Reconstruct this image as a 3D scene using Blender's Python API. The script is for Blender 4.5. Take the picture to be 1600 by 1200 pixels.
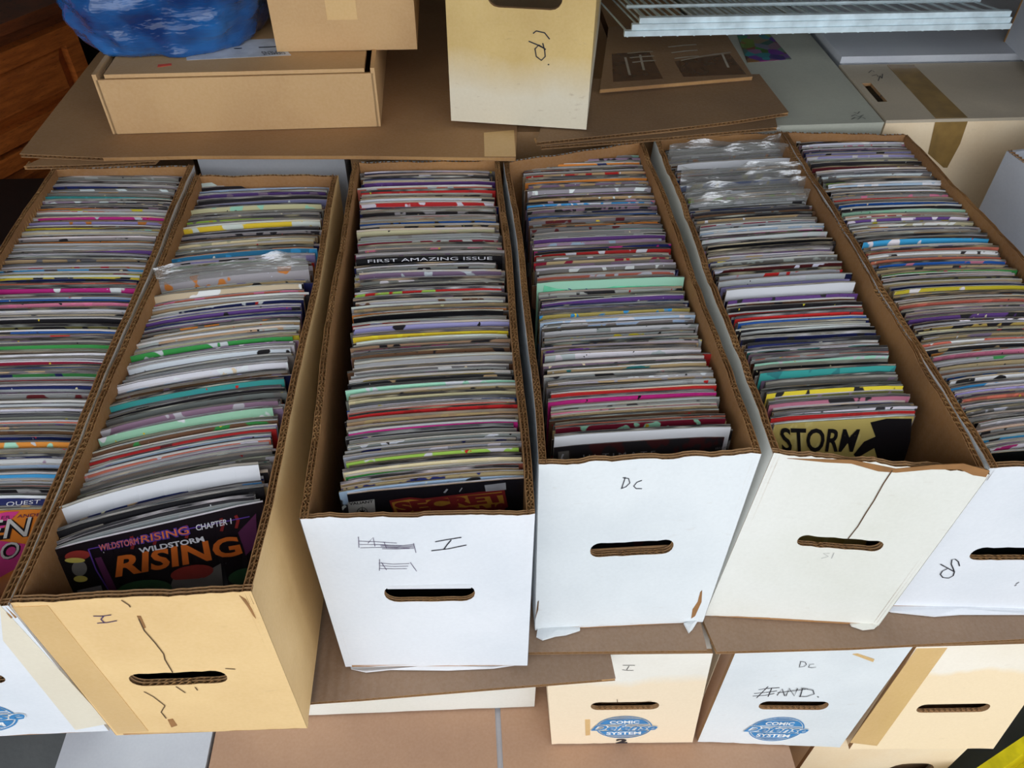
import bpy, bmesh, math, random
from math import sin, cos, radians, pi, sqrt, tan
from mathutils import Vector, Matrix
for o in list(bpy.data.objects): bpy.data.objects.remove(o)
SC = bpy.context.scene
COL = SC.collection

# ------------------------------------------------------------------ camera
F_PX, PITCH, YAW, ROLL, CZ = 1250.0, radians(44.5), radians(4.0), radians(0.65), 1.447
Fv = Vector((sin(YAW)*cos(PITCH), cos(YAW)*cos(PITCH), -sin(PITCH)))
Rv = Vector((cos(YAW), -sin(YAW), 0)); Uv = Rv.cross(Fv)
Rv, Uv = Rv*cos(ROLL)+Uv*sin(ROLL), Uv*cos(ROLL)-Rv*sin(ROLL)
cd = bpy.data.cameras.new('camera'); cam = bpy.data.objects.new('camera', cd); COL.objects.link(cam)
cd.sensor_width = 36; cd.lens = F_PX/1600*36; cd.clip_start = .01
cam.matrix_world = Matrix(((Rv.x, Uv.x, -Fv.x, 0), (Rv.y, Uv.y, -Fv.y, 0), (Rv.z, Uv.z, -Fv.z, CZ), (0, 0, 0, 1)))
SC.camera = cam
CP = Vector((0, 0, CZ))
def ray(x, y): return Fv+Rv*((x-800)/F_PX)-Uv*((y-600)/F_PX)
def hit(x, y, z):                       # pixel -> point on the level plane at height z
    d = ray(x, y); return CP+d*((z-CZ)/d.z)
def hity(x, y, Y):                      # pixel -> point on the upright plane y = Y
    d = ray(x, y); return CP+d*(Y/d.y)
def proj(P):
    d = P-CP; w = d.dot(Fv); return 800+F_PX*d.dot(Rv)/w, 600-F_PX*d.dot(Uv)/w

# ------------------------------------------------------------------ light: overcast sky through the open garage door
W = bpy.data.worlds.new('overcast_sky'); SC.world = W; W.use_nodes = True
bg = W.node_tree.nodes['Background']; bg.inputs[0].default_value = (.92, .96, 1.0, 1); bg.inputs[1].default_value = 2.0
SC.view_settings.view_transform = 'Standard'; SC.view_settings.look = 'None'
SC.view_settings.gamma = 1; SC.view_settings.exposure = 0.0; SC.view_settings.use_curve_mapping = False
try: SC.cycles.max_bounces = 8; SC.cycles.diffuse_bounces = 4; SC.cycles.transparent_max_bounces = 16
except Exception: pass

# ------------------------------------------------------------------ materials
def lin(c):
    c = [v/255 for v in c[:3]]
    return tuple((v/12.92 if v <= .04045 else ((v+.055)/1.055)**2.4) for v in c)+(1,)
def newmat(name):
    m = bpy.data.materials.new(name); m.use_nodes = True
    return m, m.node_tree, m.node_tree.nodes['Principled BSDF']
def N(nt, t, **kw):
    n = nt.nodes.new(t)
    for k, v in kw.items():
        if k.startswith('i_'): n.inputs[k[2:].replace('_', ' ')].default_value = v
        else: setattr(n, k, v)
    return n
def mixc(nt, fac, a, b, typ='MIX'):
    n = nt.nodes.new('ShaderNodeMix'); n.data_type = 'RGBA'; n.blend_type = typ
    for sock, v in ((n.inputs[0], fac), (n.inputs[6], a), (n.inputs[7], b)):
        if hasattr(v, 'links'): nt.links.new(v, sock)
        else: sock.default_value = v
    return n.outputs[2]
def ramp(nt, src, p0, p1):
    n = N(nt, 'ShaderNodeMapRange'); nt.links.new(src, n.inputs[0])
    n.inputs[1].default_value = p0; n.inputs[2].default_value = p1
    return n.outputs[0]
def noise(nt, vec, scale, detail=3, stretch=None):
    if stretch:
        mp = N(nt, 'ShaderNodeMapping'); mp.inputs['Scale'].default_value = stretch
        nt.links.new(vec, mp.inputs[0]); vec = mp.outputs[0]
    n = N(nt, 'ShaderNodeTexNoise'); n.inputs['Scale'].default_value = scale; n.inputs['Detail'].default_value = detail
    nt.links.new(vec, n.inputs['Vector']); return n.outputs[0]
def bump(nt, b, src, strength, dist):
    n = N(nt, 'ShaderNodeBump'); n.inputs['Strength'].default_value = strength; n.inputs['Distance'].default_value = dist
    nt.links.new(src, n.inputs['Height']); nt.links.new(n.outputs[0], b.inputs['Normal'])
def paper(name, c1, c2, rough=.75, stain=None, spots=0.0, ribs=None):
    """cardboard liner: two tones in soft blotches; stain = (height z, softness, colour below)"""
    m, nt, b = newmat(name); L = nt.links
    pos = N(nt, 'ShaderNodeNewGeometry').outputs['Position']
    n1 = ramp(nt, noise(nt, pos, 7, 4), .35, .65)
    col = mixc(nt, n1, lin(c1), lin(c2))
    if stain:
        sx = N(nt, 'ShaderNodeSeparateXYZ'); L.new(pos, sx.inputs[0])
        ad = N(nt, 'ShaderNodeMath', operation='ADD'); L.new(sx.outputs[2], ad.inputs[0])
        nm = N(nt, 'ShaderNodeMath', operation='MULTIPLY_ADD'); L.new(noise(nt, pos, 18, 3, (1, 1, .4)), nm.inputs[0])
        nm.inputs[1].default_value = .05; nm.inputs[2].default_value = -.025
        L.new(nm.outputs[0], ad.inputs[1])
        f = ramp(nt, ad.outputs[0], stain[0]-stain[1], stain[0]+stain[1])
        col = mixc(nt, f, lin(stain[2]), col)
    if spots:
        s = ramp(nt, noise(nt, pos, 55, 5, (1, 1, 3)), .66, .76)
        mu = N(nt, 'ShaderNodeMath', operation='MULTIPLY'); L.new(s, mu.inputs[0]); mu.inputs[1].default_value = spots
        col = mixc(nt, mu.outputs[0], col, lin((150, 115, 75)))
    g = ramp(nt, noise(nt, pos, 260, 2, (1, 1, 1)), .3, .7)
    col = mixc(nt, .03, col, mixc(nt, g, (.1, .08, .06, 1), (1, 1, 1, 1)), 'MULTIPLY' if False else 'MIX')
    L.new(col, b.inputs['Base Color']); b.inputs['Roughness'].default_value = rough
    hn = noise(nt, pos, 16, 3)
    if ribs:
        w = N(nt, 'ShaderNodeTexWave', bands_direction=ribs[0]); w.inputs['Scale'].default_value = ribs[1]
        w.inputs['Distortion'].default_value = .6; L.new(pos, w.inputs[0])
        a = N(nt, 'ShaderNodeMath', operation='MULTIPLY_ADD'); L.new(w.outputs[1], a.inputs[0]); a.inputs[1].default_value = ribs[2]
        L.new(hn, a.inputs[2]); hn = a.outputs[0]
    bump(nt, b, hn, .35, .004)
    return m
def plain(name, c, rough=.6, metal=0, coat=0, alpha=1):
    m, nt, b = newmat(name); b.inputs['Base Color'].default_value = lin(c)
    b.inputs['Roughness'].default_value = rough; b.inputs['Metallic'].default_value = metal
    if coat: b.inputs['Coat Weight'].default_value = coat
    pos = N(nt, 'ShaderNodeNewGeometry').outputs['Position']
    col = mixc(nt, ramp(nt, noise(nt, pos, 40, 3), .3, .7), lin([v*.9 for v in c]), lin([min(255, v*1.06) for v in c]))
    nt.links.new(col, b.inputs['Base Color'])
    return m
M = {}
M['kraft'] = paper('kraft_board', (172, 132, 88), (158, 119, 78), .8)
M['kraft_in'] = paper('kraft_board_inner', (176, 128, 76), (150, 106, 62), .8, ribs=('Y', 22, .12))
M['kraft_grey'] = paper('greyed_kraft', (150, 122, 98), (136, 110, 88), .8, ribs=('X', 26, .35))
M['kraft_dark'] = paper('dark_kraft', (140, 108, 74), (126, 96, 66), .75)
M['kraft_pink'] = paper('carton_kraft', (184, 146, 116), (172, 135, 108), .8)
M['carton'] = paper('carton_tan', (205, 166, 116), (192, 152, 104), .8)
M['flute'] = paper('fluting', (186, 142, 86), (150, 108, 62), .85)
M['white'] = paper('white_liner', (230, 232, 237), (219, 223, 229), .6, spots=.0)
M['white_b'] = paper('worn_white_liner', (227, 231, 233), (216, 221, 224), .6, spots=.12)
M['white_e'] = paper('ivory_white_liner', (231, 230, 223), (223, 222, 212), .6, spots=.1)
M['tan'] = paper('yellowed_liner', (236, 200, 142), (222, 184, 126), .7, spots=.1)
M['cream'] = paper('cream_liner', (246, 226, 194), (240, 214, 176), .7, spots=.12)
M['cream2'] = paper('half_yellowed_liner', (240, 236, 226), (232, 226, 214), .7, stain=(.485, .012, (240, 220, 190)), spots=.1)
M['cream3'] = paper('lower_yellowed_liner', (246, 236, 220), (240, 228, 208), .7, stain=(.50, .006, (246, 222, 184)), spots=.08)
M['old'] = paper('old_yellow_liner', (222, 192, 126), (204, 172, 108), .7, stain=(.955, .03, (232, 222, 198)), spots=.3)
M['greylid'] = paper('grey_green_lid', (186, 188, 174), (174, 176, 164), .6)
M['greytop'] = paper('aged_grey_top', (190, 176, 154), (174, 162, 142), .6)  # greyer and darker than the cream sides, for the top panel
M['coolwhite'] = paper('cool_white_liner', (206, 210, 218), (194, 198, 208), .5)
M['ink'] = plain('pen_ink', (34, 34, 46), .5)
M['ink_p'] = plain('purple_pen_ink', (74, 56, 92), .5)
M['ink_f'] = plain('pencil', (150, 150, 150), .6)
M['tear'] = plain('torn_brown_edge', (150, 106, 62), .9)
M['crack'] = plain('crack_brown', (92, 66, 40), .9)  # dark brown of the crack lines and a torn spot
M['blue_ink'] = plain('logo_blue', (58, 132, 190), .55)
M['white_ink'] = plain('logo_white', (238, 240, 242), .55)
M['tape_tan'] = paper('tan_tape', (222, 184, 126), (212, 174, 116), .35)
M['tape_ivory'] = paper('ivory_tape', (236, 226, 204), (230, 218, 196), .35)
M['tape_brown'] = plain('brown_packing_tape', (146, 116, 66), .25)
M['tape_dark'] = plain('dark_packing_tape', (92, 64, 40), .22)
M['clear_tape'] = plain('greyish_clear_tape', (176, 166, 150), .2)
M['metal_white'] = plain('white_wire_enamel', (214, 232, 240), .35)
M['wire'] = plain('white_wire', (190, 196, 200), .4)
M['black'] = plain('black', (22, 20, 20), .6)
M['dark'] = plain('dark_grey_cloth', (46, 44, 44), .9)
M['red'] = plain('red_binder', (200, 24, 36), .35)
M['yellow'] = plain('yellow_plastic', (226, 208, 20), .4)
M['olive'] = plain('olive_grey_fabric', (96, 98, 84), .8)
M['label_white'] = plain('white_label', (212, 218, 226), .5)
M['sticker_red'] = plain('red_orange_sticker', (226, 84, 52), .6)

def wood_mat(name, a, bb):
    m, nt, b = newmat(name)
    pos = N(nt, 'ShaderNodeNewGeometry').outputs['Position']
    n = noise(nt, pos, 14, 5, (1, 1, 9)); n2 = noise(nt, pos, 90, 3, (1, 1, 12))
    col = mixc(nt, ramp(nt, n, .35, .65), lin(a), lin(bb)); col = mixc(nt, ramp(nt, n2, .55, .75), col, lin([v*.6 for v in bb]))
    nt.links.new(col, b.inputs['Base Color']); b.inputs['Roughness'].default_value = .4
    return m
M['wood'] = wood_mat('orange_oak', (176, 96, 40), (140, 72, 28))
M['wood_dark'] = wood_mat('dark_oak', (112, 58, 30), (84, 44, 24))
def concrete(name, a, b2):
    m, nt, b = newmat(name); pos = N(nt, 'ShaderNodeNewGeometry').outputs['Position']
    col = mixc(nt, ramp(nt, noise(nt, pos, 5, 6), .3, .7), lin(a), lin(b2))
    nt.links.new(col, b.inputs['Base Color']); b.inputs['Roughness'].default_value = .85
    bump(nt, b, noise(nt, pos, 60, 4), .3, .003); return m
M['concrete'] = concrete('concrete', (112, 116, 116), (92, 96, 98))
M['plaster'] = concrete('plaster', (112, 106, 98), (100, 94, 88))

# comics: colours come from mesh attributes so that each comic has its own print
def comic_mat(name, which):
    m, nt, b = newmat(name); L = nt.links
    def at(n): return N(nt, 'ShaderNodeAttribute', attribute_name=n).outputs['Color']
    uv = N(nt, 'ShaderNodeUVMap', uv_map='UVMap').outputs[0]
    if which == 'cover':
        n1 = noise(nt, uv, 1, 2, (7, 26, 1)); n2 = noise(nt, uv, 1, 2, (16, 60, 1)); n3 = noise(nt, uv, 1, 1, (70, 90, 1))
        col = mixc(nt, ramp(nt, n1, .56, .58), at('c1'), at('c2'))
        col = mixc(nt, ramp(nt, n2, .69, .70), col, at('c3'))
        col = mixc(nt, ramp(nt, n3, .80, .82), col, (.7, .7, .7, 1))
        b.inputs['Roughness'].default_value = .32; b.inputs['Coat Weight'].default_value = .4; b.inputs['Coat Roughness'].default_value = .15
    elif which == 'pages':
        col = mixc(nt, ramp(nt, noise(nt, uv, 1, 3, (5, 700, 1)), .5, .8), at('c4'), (.10, .09, .09, 1))
        b.inputs['Roughness'].default_value = .7
    else:
        col = mixc(nt, ramp(nt, noise(nt, uv, 1, 2, (4, 300, 1)), .45, .75), at('c5'), at('c4'))
        b.inputs['Roughness'].default_value = .4; b.inputs['Coat Weight'].default_value = .3
    L.new(col, b.inputs['Base Color']); return m
M['cv'] = comic_mat('comic_cover', 'cover'); M['pg'] = comic_mat('comic_pages', 'pages'); M['bd'] = comic_mat('comic_board', 'board')
def film(name, tint, fac, rough=.12):
    m, nt, b = newmat(name); nt.nodes.remove(b); out = nt.nodes['Material Output']
    g = N(nt, 'ShaderNodeBsdfGlossy'); g.inputs['Color'].default_value = (.95, .96, 1, 1); g.inputs['Roughness'].default_value = rough
    d = N(nt, 'ShaderNodeBsdfDiffuse'); d.inputs[0].default_value = lin(tint)
    t = N(nt, 'ShaderNodeBsdfTransparent'); t.inputs[0].default_value = (.93, .94, .95, 1)
    m1 = N(nt, 'ShaderNodeMixShader'); m1.inputs[0].default_value = .5; nt.links.new(d.outputs[0], m1.inputs[1]); nt.links.new(g.outputs[0], m1.inputs[2])
    m2 = N(nt, 'ShaderNodeMixShader'); m2.inputs[0].default_value = fac; nt.links.new(t.outputs[0], m2.inputs[1]); nt.links.new(m1.outputs[0], m2.inputs[2])
    nt.links.new(m2.outputs[0], out.inputs[0])
    pos = N(nt, 'ShaderNodeNewGeometry').outputs['Position']
    bp = N(nt, 'ShaderNodeBump'); bp.inputs['Strength'].default_value = .8; bp.inputs['Distance'].default_value = .004
    nt.links.new(noise(nt, pos, 45, 4, (1, 1, 3)), bp.inputs['Height'])
    nt.links.new(bp.outputs[0], g.inputs['Normal']); nt.links.new(bp.outputs[0], d.inputs['Normal'])
    return m
M['film'] = film('clear_bag_film', (190, 190, 186), .5)

# ------------------------------------------------------------------ mesh helpers
class MB:
    def __init__(s): s.v = []; s.f = []; s.m = []
    def add(s, vs, fs, mi=0):
        o = len(s.v); s.v += [Vector(p) for p in vs]
        for f in fs: s.f.append([o+i for i in f]); s.m.append(mi)
    def quad(s, a, b, c, d, mi=0): s.add([a, b, c, d], [(0, 1, 2, 3)], mi)
    def hexa(s, p, mi=0):    # 8 points: bottom ring 0-3, top ring 4-7
        s.add(p, [(3, 2, 1, 0), (4, 5, 6, 7), (0, 1, 5, 4), (1, 2, 6, 5), (2, 3, 7, 6), (3, 0, 4, 7)], mi)
    def box(s, lo, hi, mi=0, fn=None):
        x0, y0, z0 = lo; x1, y1, z1 = hi
        p = [(x0, y0, z0), (x1, y0, z0), (x1, y1, z0), (x0, y1, z0), (x0, y0, z1), (x1, y0, z1), (x1, y1, z1), (x0, y1, z1)]
        s.hexa([fn(*q) if fn else Vector(q) for q in p], mi)
    def prism(s, poly, z0, z1, mi=0, side=None, fn=None):
        n = len(poly); g = fn or (lambda x, y, z: Vector((x, y, z)))
        a = [g(p[0], p[1], z0) for p in poly]; b = [g(p[0], p[1], z1) for p in poly]
        s.add(b, [tuple(range(n))], mi); s.add(a, [tuple(reversed(range(n)))], mi)
        for i in range(n):
            j = (i+1) % n; s.quad(a[i], a[j], b[j], b[i], mi if side is None else side)
    def tube(s, pts, r, n=6, mi=0):
        pts = [Vector(p) for p in pts]; rings = []
        for i, p in enumerate(pts):
            d = (pts[min(i+1, len(pts)-1)]-pts[max(i-1, 0)]).normalized()
            u = d.cross(Vector((0, 0, 1)));  u = u.normalized() if u.length > 1e-4 else Vector((1, 0, 0))
            w = d.cross(u); rings.append([p+(u*cos(2*pi*k/n)+w*sin(2*pi*k/n))*r for k in range(n)])
        o = len(s.v)
        for rg in rings: s.v += rg
        for i in range(len(rings)-1):
            for k in range(n):
                s.f.append([o+i*n+k, o+i*n+(k+1) % n, o+(i+1)*n+(k+1) % n, o+(i+1)*n+k]); s.m.append(mi)
        s.f.append([o+k for k in reversed(range(n))]); s.m.append(mi)
        s.f.append([o+(len(rings)-1)*n+k for k in range(n)]); s.m.append(mi)
    def build(s, name, mats, parent=None, smooth=False, origin=None):
        org = Vector(origin) if origin is not None else (Vector(parent['_w']) if parent is not None and '_w' in parent else Vector((0, 0, 0)))
        me = bpy.data.meshes.new(name); me.from_pydata([tuple(p-org) for p in s.v], [], s.f)
        for k in (mats if isinstance(mats, (list, tuple)) else [mats]): me.materials.append(M[k] if isinstance(k, str) else k)
        me.polygons.foreach_set('material_index', s.m)
        if smooth: me.polygons.foreach_set('use_smooth', [True]*len(s.f))
        me.update()
        o = bpy.data.objects.new(name, me); COL.objects.link(o)
        if parent is not None:
            o.parent = parent; o['_w'] = tuple(org)
            pw = Vector(parent['_w']); o.location = org-pw
        else: o.location = org; o['_w'] = tuple(org)
        return o
def tag(o, label, cat, group=None):
    o['label'] = label; o['category'] = cat
    if group: o['group'] = group
    return o
def thing(name, label, cat, loc, group=None):
    o = bpy.data.objects.new(name, None); COL.objects.link(o); o.location = loc; o['_w'] = tuple(loc); o.empty_display_size = .03
    return tag(o, label, cat, group)
def struct(o): o['kind'] = 'structure'; return o

def flute(mb, p0, p1, a, dn, amp, depth, pitch=.0072, mi=0, per=6, jit=0, rnd=None):
    """wavy medium along p0->p1; a = unit vector across the board, dn = vector into the board; sheet runs 'depth' along dn"""
    L = (p1-p0).length; n = max(6, int(L/pitch*per)); o = len(mb.v)
    for i in range(n+1):
        t = i/n; q = p0.lerp(p1, t)+a*(sin(t*L/pitch*2*pi)*amp)
        mb.v.append(q+dn*(rnd.uniform(0, jit) if rnd else 0)); mb.v.append(q+dn*depth)
    for i in range(n): mb.f.append([o+2*i, o+2*i+2, o+2*i+3, o+2*i+1]); mb.m.append(mi)

TXT = {}
def text2d(s, shear=0, bold=0.0, space=1.0):
    k = (s, shear, bold, space)
    if k in TXT: return TXT[k]
    cu = bpy.data.curves.new('t', 'FONT'); cu.body = s; cu.shear = shear; cu.offset = bold; cu.space_character = space; cu.resolution_u = 3
    o = bpy.data.objects.new('t', cu); COL.objects.link(o)
    dg = bpy.context.evaluated_depsgraph_get(); me = bpy.data.meshes.new_from_object(o.evaluated_get(dg))
    vs = [(v.co.x, v.co.y) for v in me.vertices]; fs = [tuple(p.vertices) for p in me.polygons]
    bpy.data.objects.remove(o); bpy.data.curves.remove(cu); bpy.data.meshes.remove(me)
    x0 = min(v[0] for v in vs); x1 = max(v[0] for v in vs); y0 = min(v[1] for v in vs); y1 = max(v[1] for v in vs)
    TXT[k] = ([((x-x0)/(x1-x0), (y-y0)/(y1-y0)) for x, y in vs], fs); return TXT[k]
def put_text(mb, s, fn, x0, x1, y0, y1, mi=0, warp=None, **kw):
    vs, fs = text2d(s, **kw)
    out = []
    for a, b in vs:
        x = x0+(x1-x0)*a; y = y0+(y1-y0)*b
        if warp: x, y = warp(x, y, a, b)
        out.append(fn(x, y))
    mb.add(out, fs, mi)
def stroke(mb, pts, fn, w, mi=0):
    """ribbon along 2-D points mapped by fn"""
    P = [Vector((p[0], p[1])) for p in pts]; o = len(mb.v); n = len(P)
    for i, p in enumerate(P):
        d = (P[min(i+1, n-1)]-P[max(i-1, 0)]); d = d.normalized() if d.length > 0 else Vector((1, 0))
        q = Vector((-d.y, d.x))*(w/2); mb.v.append(fn(*(p+q))); mb.v.append(fn(*(p-q)))
    for i in range(n-1): mb.f.append([o+2*i, o+2*i+1, o+2*i+3, o+2*i+2]); mb.m.append(mi)
def fill2d(outline, holes):
    """triangulated region with holes -> (verts, faces)"""
    bm = bmesh.new(); es = []
    for loop in [outline]+holes:
        vs = [bm.verts.new((x, y, 0)) for x, y in loop]
        es += [bm.edges.new((vs[i], vs[(i+1) % len(vs)])) for i in range(len(vs))]
    bmesh.ops.triangle_fill(bm, use_beauty=True, edges=es, normal=(0, 0, 1))
    bm.verts.index_update()
    vs = [(v.co.x, v.co.y) for v in bm.verts]; fs = []
    for f in bm.faces:
        idx = [v.index for v in f.verts]; fs.append(idx if f.normal.z > 0 else idx[::-1])
    bm.free(); return vs, fs

# ------------------------------------------------------------------ the garage
def build_shell():
    X0, X1, Y0, Y1, H, OPEN = -2.6, 2.8, -3.5, 2.9, 2.15, -.35  # unseen shell; low ceiling, opening and dull walls set to darken the rear
    mb = MB(); mb.box((X0-.2, Y0, -.1), (X1+.2, Y1+.2, 0)); struct(mb.build('floor', 'concrete'))
    mb = MB(); mb.box((X0-.15, OPEN, 0), (X0, Y1, H)); struct(mb.build('wall_left', 'plaster'))
    mb = MB(); mb.box((X1, OPEN, 0), (X1+.15, Y1, H)); struct(mb.build('wall_right', 'plaster'))
    mb = MB(); mb.box((X0-.15, Y1, 0), (X1+.15, Y1+.15, H)); struct(mb.build('wall_back', 'plaster'))
    mb = MB(); mb.box((X0-.15, OPEN, H), (X1+.15, Y1+.15, H+.12)); struct(mb.build('ceiling', 'plaster'))
build_shell()

# ------------------------------------------------------------------ comic boxes
RIM, BOT = .86, .575
class Box:
    """hexahedron box: metric local coords x (across), y (depth), z (up), mapped trilinearly on eight corners"""
    def __init__(s, tf, tb, bf, bb):   # each (left, right)
        s.c = [tf, tb, bf, bb]
        s.W = (tf[1]-tf[0]).length; s.L = ((tb[0]+tb[1])/2-(tf[0]+tf[1])/2).length; s.H = tf[0].z-bf[0].z
    def __call__(s, x, y, z):
        a = x/s.W; b = y/s.L; c = z/s.H; tf, tb, bf, bb = s.c
        top = tf[0].lerp(tf[1], a).lerp(tb[0].lerp(tb[1], a), b) if 0 <= a <= 1 and 0 <= b <= 1 else None
        lp = lambda p, q, t: p+(q-p)*t
        top = lp(lp(tf[0], tf[1], a), lp(tb[0], tb[1], a), b); bot = lp(lp(bf[0], bf[1], a), lp(bb[0], bb[1], a), b)
        return lp(bot, top, c)
    def front(s, px, py):              # pixel -> (x, z) on the front panel
        x, z = s.W/2, s.H/2
        for _ in range(12):
            p = proj(s(x, 0, z)); px1 = proj(s(x+.001, 0, z)); pz1 = proj(s(x, 0, z+.001))
            a, b, c, d = px1[0]-p[0], pz1[0]-p[0], px1[1]-p[1], pz1[1]-p[1]
            det = a*d-b*c; ex, ey = px-p[0], py-p[1]
            x += .001*(ex*d-b*ey)/det; z += .001*(a*ey-ex*c)/det
        return x, z
def pxbox(tfl, tfr, tbl, tbr, bfl, bfr, zt=RIM, zb=BOT):
    tf = (hit(*tfl, zt), hit(*tfr, zt)); tb = (hit(*tbl, zt), hit(*tbr, zt)); bf = (hit(*bfl, zb), hit(*bfr, zb))
    sh = ((bf[0]-tf[0])+(bf[1]-tf[1]))/2
    sh = Vector((sh.x, sh.y*.3, zb-zt))
    return Box(tf, tb, bf, (tb[0]+sh, tb[1]+sh))

def build_box(B, name, label, outer='white', hole=None, rag=.002, bulge=(0, 0), inner='kraft_in', seed=0, side_mat=None,
              tw=.0075, tfr=.007, flap=False, group=None, torn=None, liner=None, open_edge=False):
    """open long box: front, back, two sides of corrugated board, bottom. hole = (x0, x1, z0, z1) on the front"""
    rnd = random.Random(seed+77); side_mat = side_mat or outer
    root = thing(name, label, 'box', tuple(B(B.W/2, B.L/2, 0)), group)
    W_, L_, H = B.W, B.L, B.H
    wob = [rnd.uniform(-1, 1) for _ in range(12)]
    def rimz(t, k): return H-abs(rag*(.5*sin(9*t+wob[k])+.35*sin(23*t+wob[k+1]*3)+.12*sin(61*t+wob[k+2]*5)))*.9
    # sides
    for sd in (0, 1):
        mb = MB(); fl = MB(); n = 44; sg = 1 if sd == 0 else -1; x_out = 0 if sd == 0 else W_
        def sx(y, z, d): return x_out+sg*d-sg*bulge[sd]*sin(pi*y/L_)*(z/H)**2+.0012*sin(19*y+wob[sd])*(z/H)
        layers = 2
        for k in range(layers+1):
            d = k*(tw-.0006)/layers; mo = 0 if k == 0 else 1
            prev = None
            for i in range(n+1):
                y = L_*i/n; zt = rimz(y*3, sd*3)-(.0015 if k == 1 else 0)-(.0009 if k == 0 else 0)-rnd.uniform(0, rag*.18)
                cur = [B(sx(y, 0, d), y, 0), B(sx(y, zt*.5, d), y, zt*.5), B(sx(y, zt, d), y, zt),
                       B(sx(y, zt, d+.0006), y, zt), B(sx(y, zt*.5, d+.0006), y, zt*.5), B(sx(y, 0, d+.0006), y, 0)]
                if prev:
                    for j in range(5): mb.quad(prev[j], cur[j], cur[j+1], prev[j+1], mo if j < 2 else 1)
                prev = cur
        for k in range(layers):
            d = (k+.5)*(tw-.0006)/layers+.0003; m = 14
            for i in range(m):
                ya, yb = L_*i/m, L_*(i+1)/m; za, zb2 = rimz(ya*3, sd*3)-.0012, rimz(yb*3, sd*3)-.0012
                flute(fl, B(sx(ya, za, d), ya, za), B(sx(yb, zb2, d), yb, zb2), Vector((1, 0, 0)), Vector((0, 0, -1)), (tw/layers)*.40, .02, mi=0, jit=.0012, rnd=rnd)
        sp = mb.build('side_panel', [side_mat, inner], root)
        fl.build('corrugated_edge', 'flute', sp)
    # bottom + back
    mb = MB(); mb.box((tw, 0, .0), (W_-tw, L_, .004), 0, B); mb.build('bottom_panel', inner, root)
    mb = MB(); fl = MB(); n = 16
    for i in range(n):
        xa, xb = tw+(W_-2*tw)*i/n, tw+(W_-2*tw)*(i+1)/n; za, zb2 = rimz(xa*3, 6), rimz(xb*3, 6)
        for d0, mo in ((0, 1), (tw-.0006, 0)):
            if d0: za, zb2 = za-.002, zb2-.002
            p = [B(xa, L_-tw+d0, .004), B(xb, L_-tw+d0, .004), B(xb, L_-tw+d0+.0006, .004), B(xa, L_-tw+d0+.0006, .004),
                 B(xa, L_-tw+d0, za), B(xb, L_-tw+d0, zb2), B(xb, L_-tw+d0+.0006, zb2), B(xa, L_-tw+d0+.0006, za)]
            mb.hexa(p, mo)
        flute(fl, B(xa, L_-tw/2, za+.001), B(xb, L_-tw/2, zb2+.001), Vector((0, 1, 0)), Vector((0, 0, -1)), tw*.38, .02)
    bp = mb.build('back_panel', [side_mat, inner], root); fl.build('corrugated_edge', 'flute', bp)
    # front with its hand hole
    nt_ = 40
    top = [(W_-W_*i/nt_, rimz(W_*(1-i/nt_)*4, 9)-rnd.uniform(0, rag*.4)) for i in range(nt_+1)]
    bot = [(W_*i/16, rnd.uniform(0, .002) if 0 < i < 16 else 0) for i in range(17)]
    out = bot+top
    holes = []
    if hole:
        x0, x1, z0, z1 = hole; r = (z1-z0)*.45; hp = []
        for cx, cz, a0 in ((x1-r, z1-r, 0), (x0+r, z1-r, 90), (x0+r, z0+r, 180), (x1-r, z0+r, 270)):
            for k in range(5):
                a = radians(a0+k*22.5); hp.append((cx+r*cos(a), cz+r*sin(a)))
            if a0 == 0:
                for k in range(1, 8): hp.append((x1-r+(x0-x1+2*r)*k/8, z1-rnd.uniform(0, .0015)))
            if a0 == 180:
                for k in range(1, 8): hp.append((x0+r+(x1-x0-2*r)*k/8, z0+rnd.uniform(-.0008, .0008)))
        holes = [hp]
    vs, fs = fill2d(out, holes); mb = MB(); fl = MB()
    for k, (d, mo) in enumerate(((0, 0), (tfr*.5, 1), (tfr-.0006, 1))):
        mb.add([B(x, d, z) for x, z in vs], fs, mo); mb.add([B(x, d+.0006, z) for x, z in vs], [f[::-1] for f in fs], 1)
        for loop in [out]+holes:
            m = len(loop)
            for i in range(m):
                p, q = loop[i], loop[(i+1) % m]; mb.quad(B(p[0], d, p[1]), B(q[0], d, q[1]), B(q[0], d+.0006, q[1]), B(p[0], d+.0006, p[1]), 1)
    for k in (0, 1):
        d = tfr*(.25+.5*k)
        for i in range(nt_):
            p, q = top[i], top[i+1]
            flute(fl, B(p[0], d, p[1]-.001), B(q[0], d, q[1]-.001), Vector((0, 1, 0)), Vector((0, 0, -1)), tfr*.2, .004, per=6)
        if hole:
            flute(fl, B(x0+r*.6, d, z0+.0004), B(x1-r*.6, d, z0+.0004), Vector((0, 1, 0)), Vector((0, 0, -1)), tfr*.2, .008)
        for xx in ([.0009] if open_edge else []):
            flute(fl, B(xx, d, H*.99), B(xx, d, .002), Vector((0, 1, 0)), Vector((1 if xx < .1 else -1, 0, 0)), tfr*.2, .01)
    for xx, on in ((-.0004, not open_edge), (W_+.0004, True)):       # paper wrapped round the upright corners
        if on:
            for i in range(8): mb.quad(B(xx, -.0001, H*.992*i/8), B(xx, -.0001, H*.992*(i+1)/8), B(xx, tfr, H*.992*(i+1)/8), B(xx, tfr, H*.992*i/8), 0)
    fp = mb.build('front_panel', [outer, 'kraft'], root)
    fl = fl.build('corrugated_edge', 'flute', fp); fl['kind'] = 'stuff'
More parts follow.
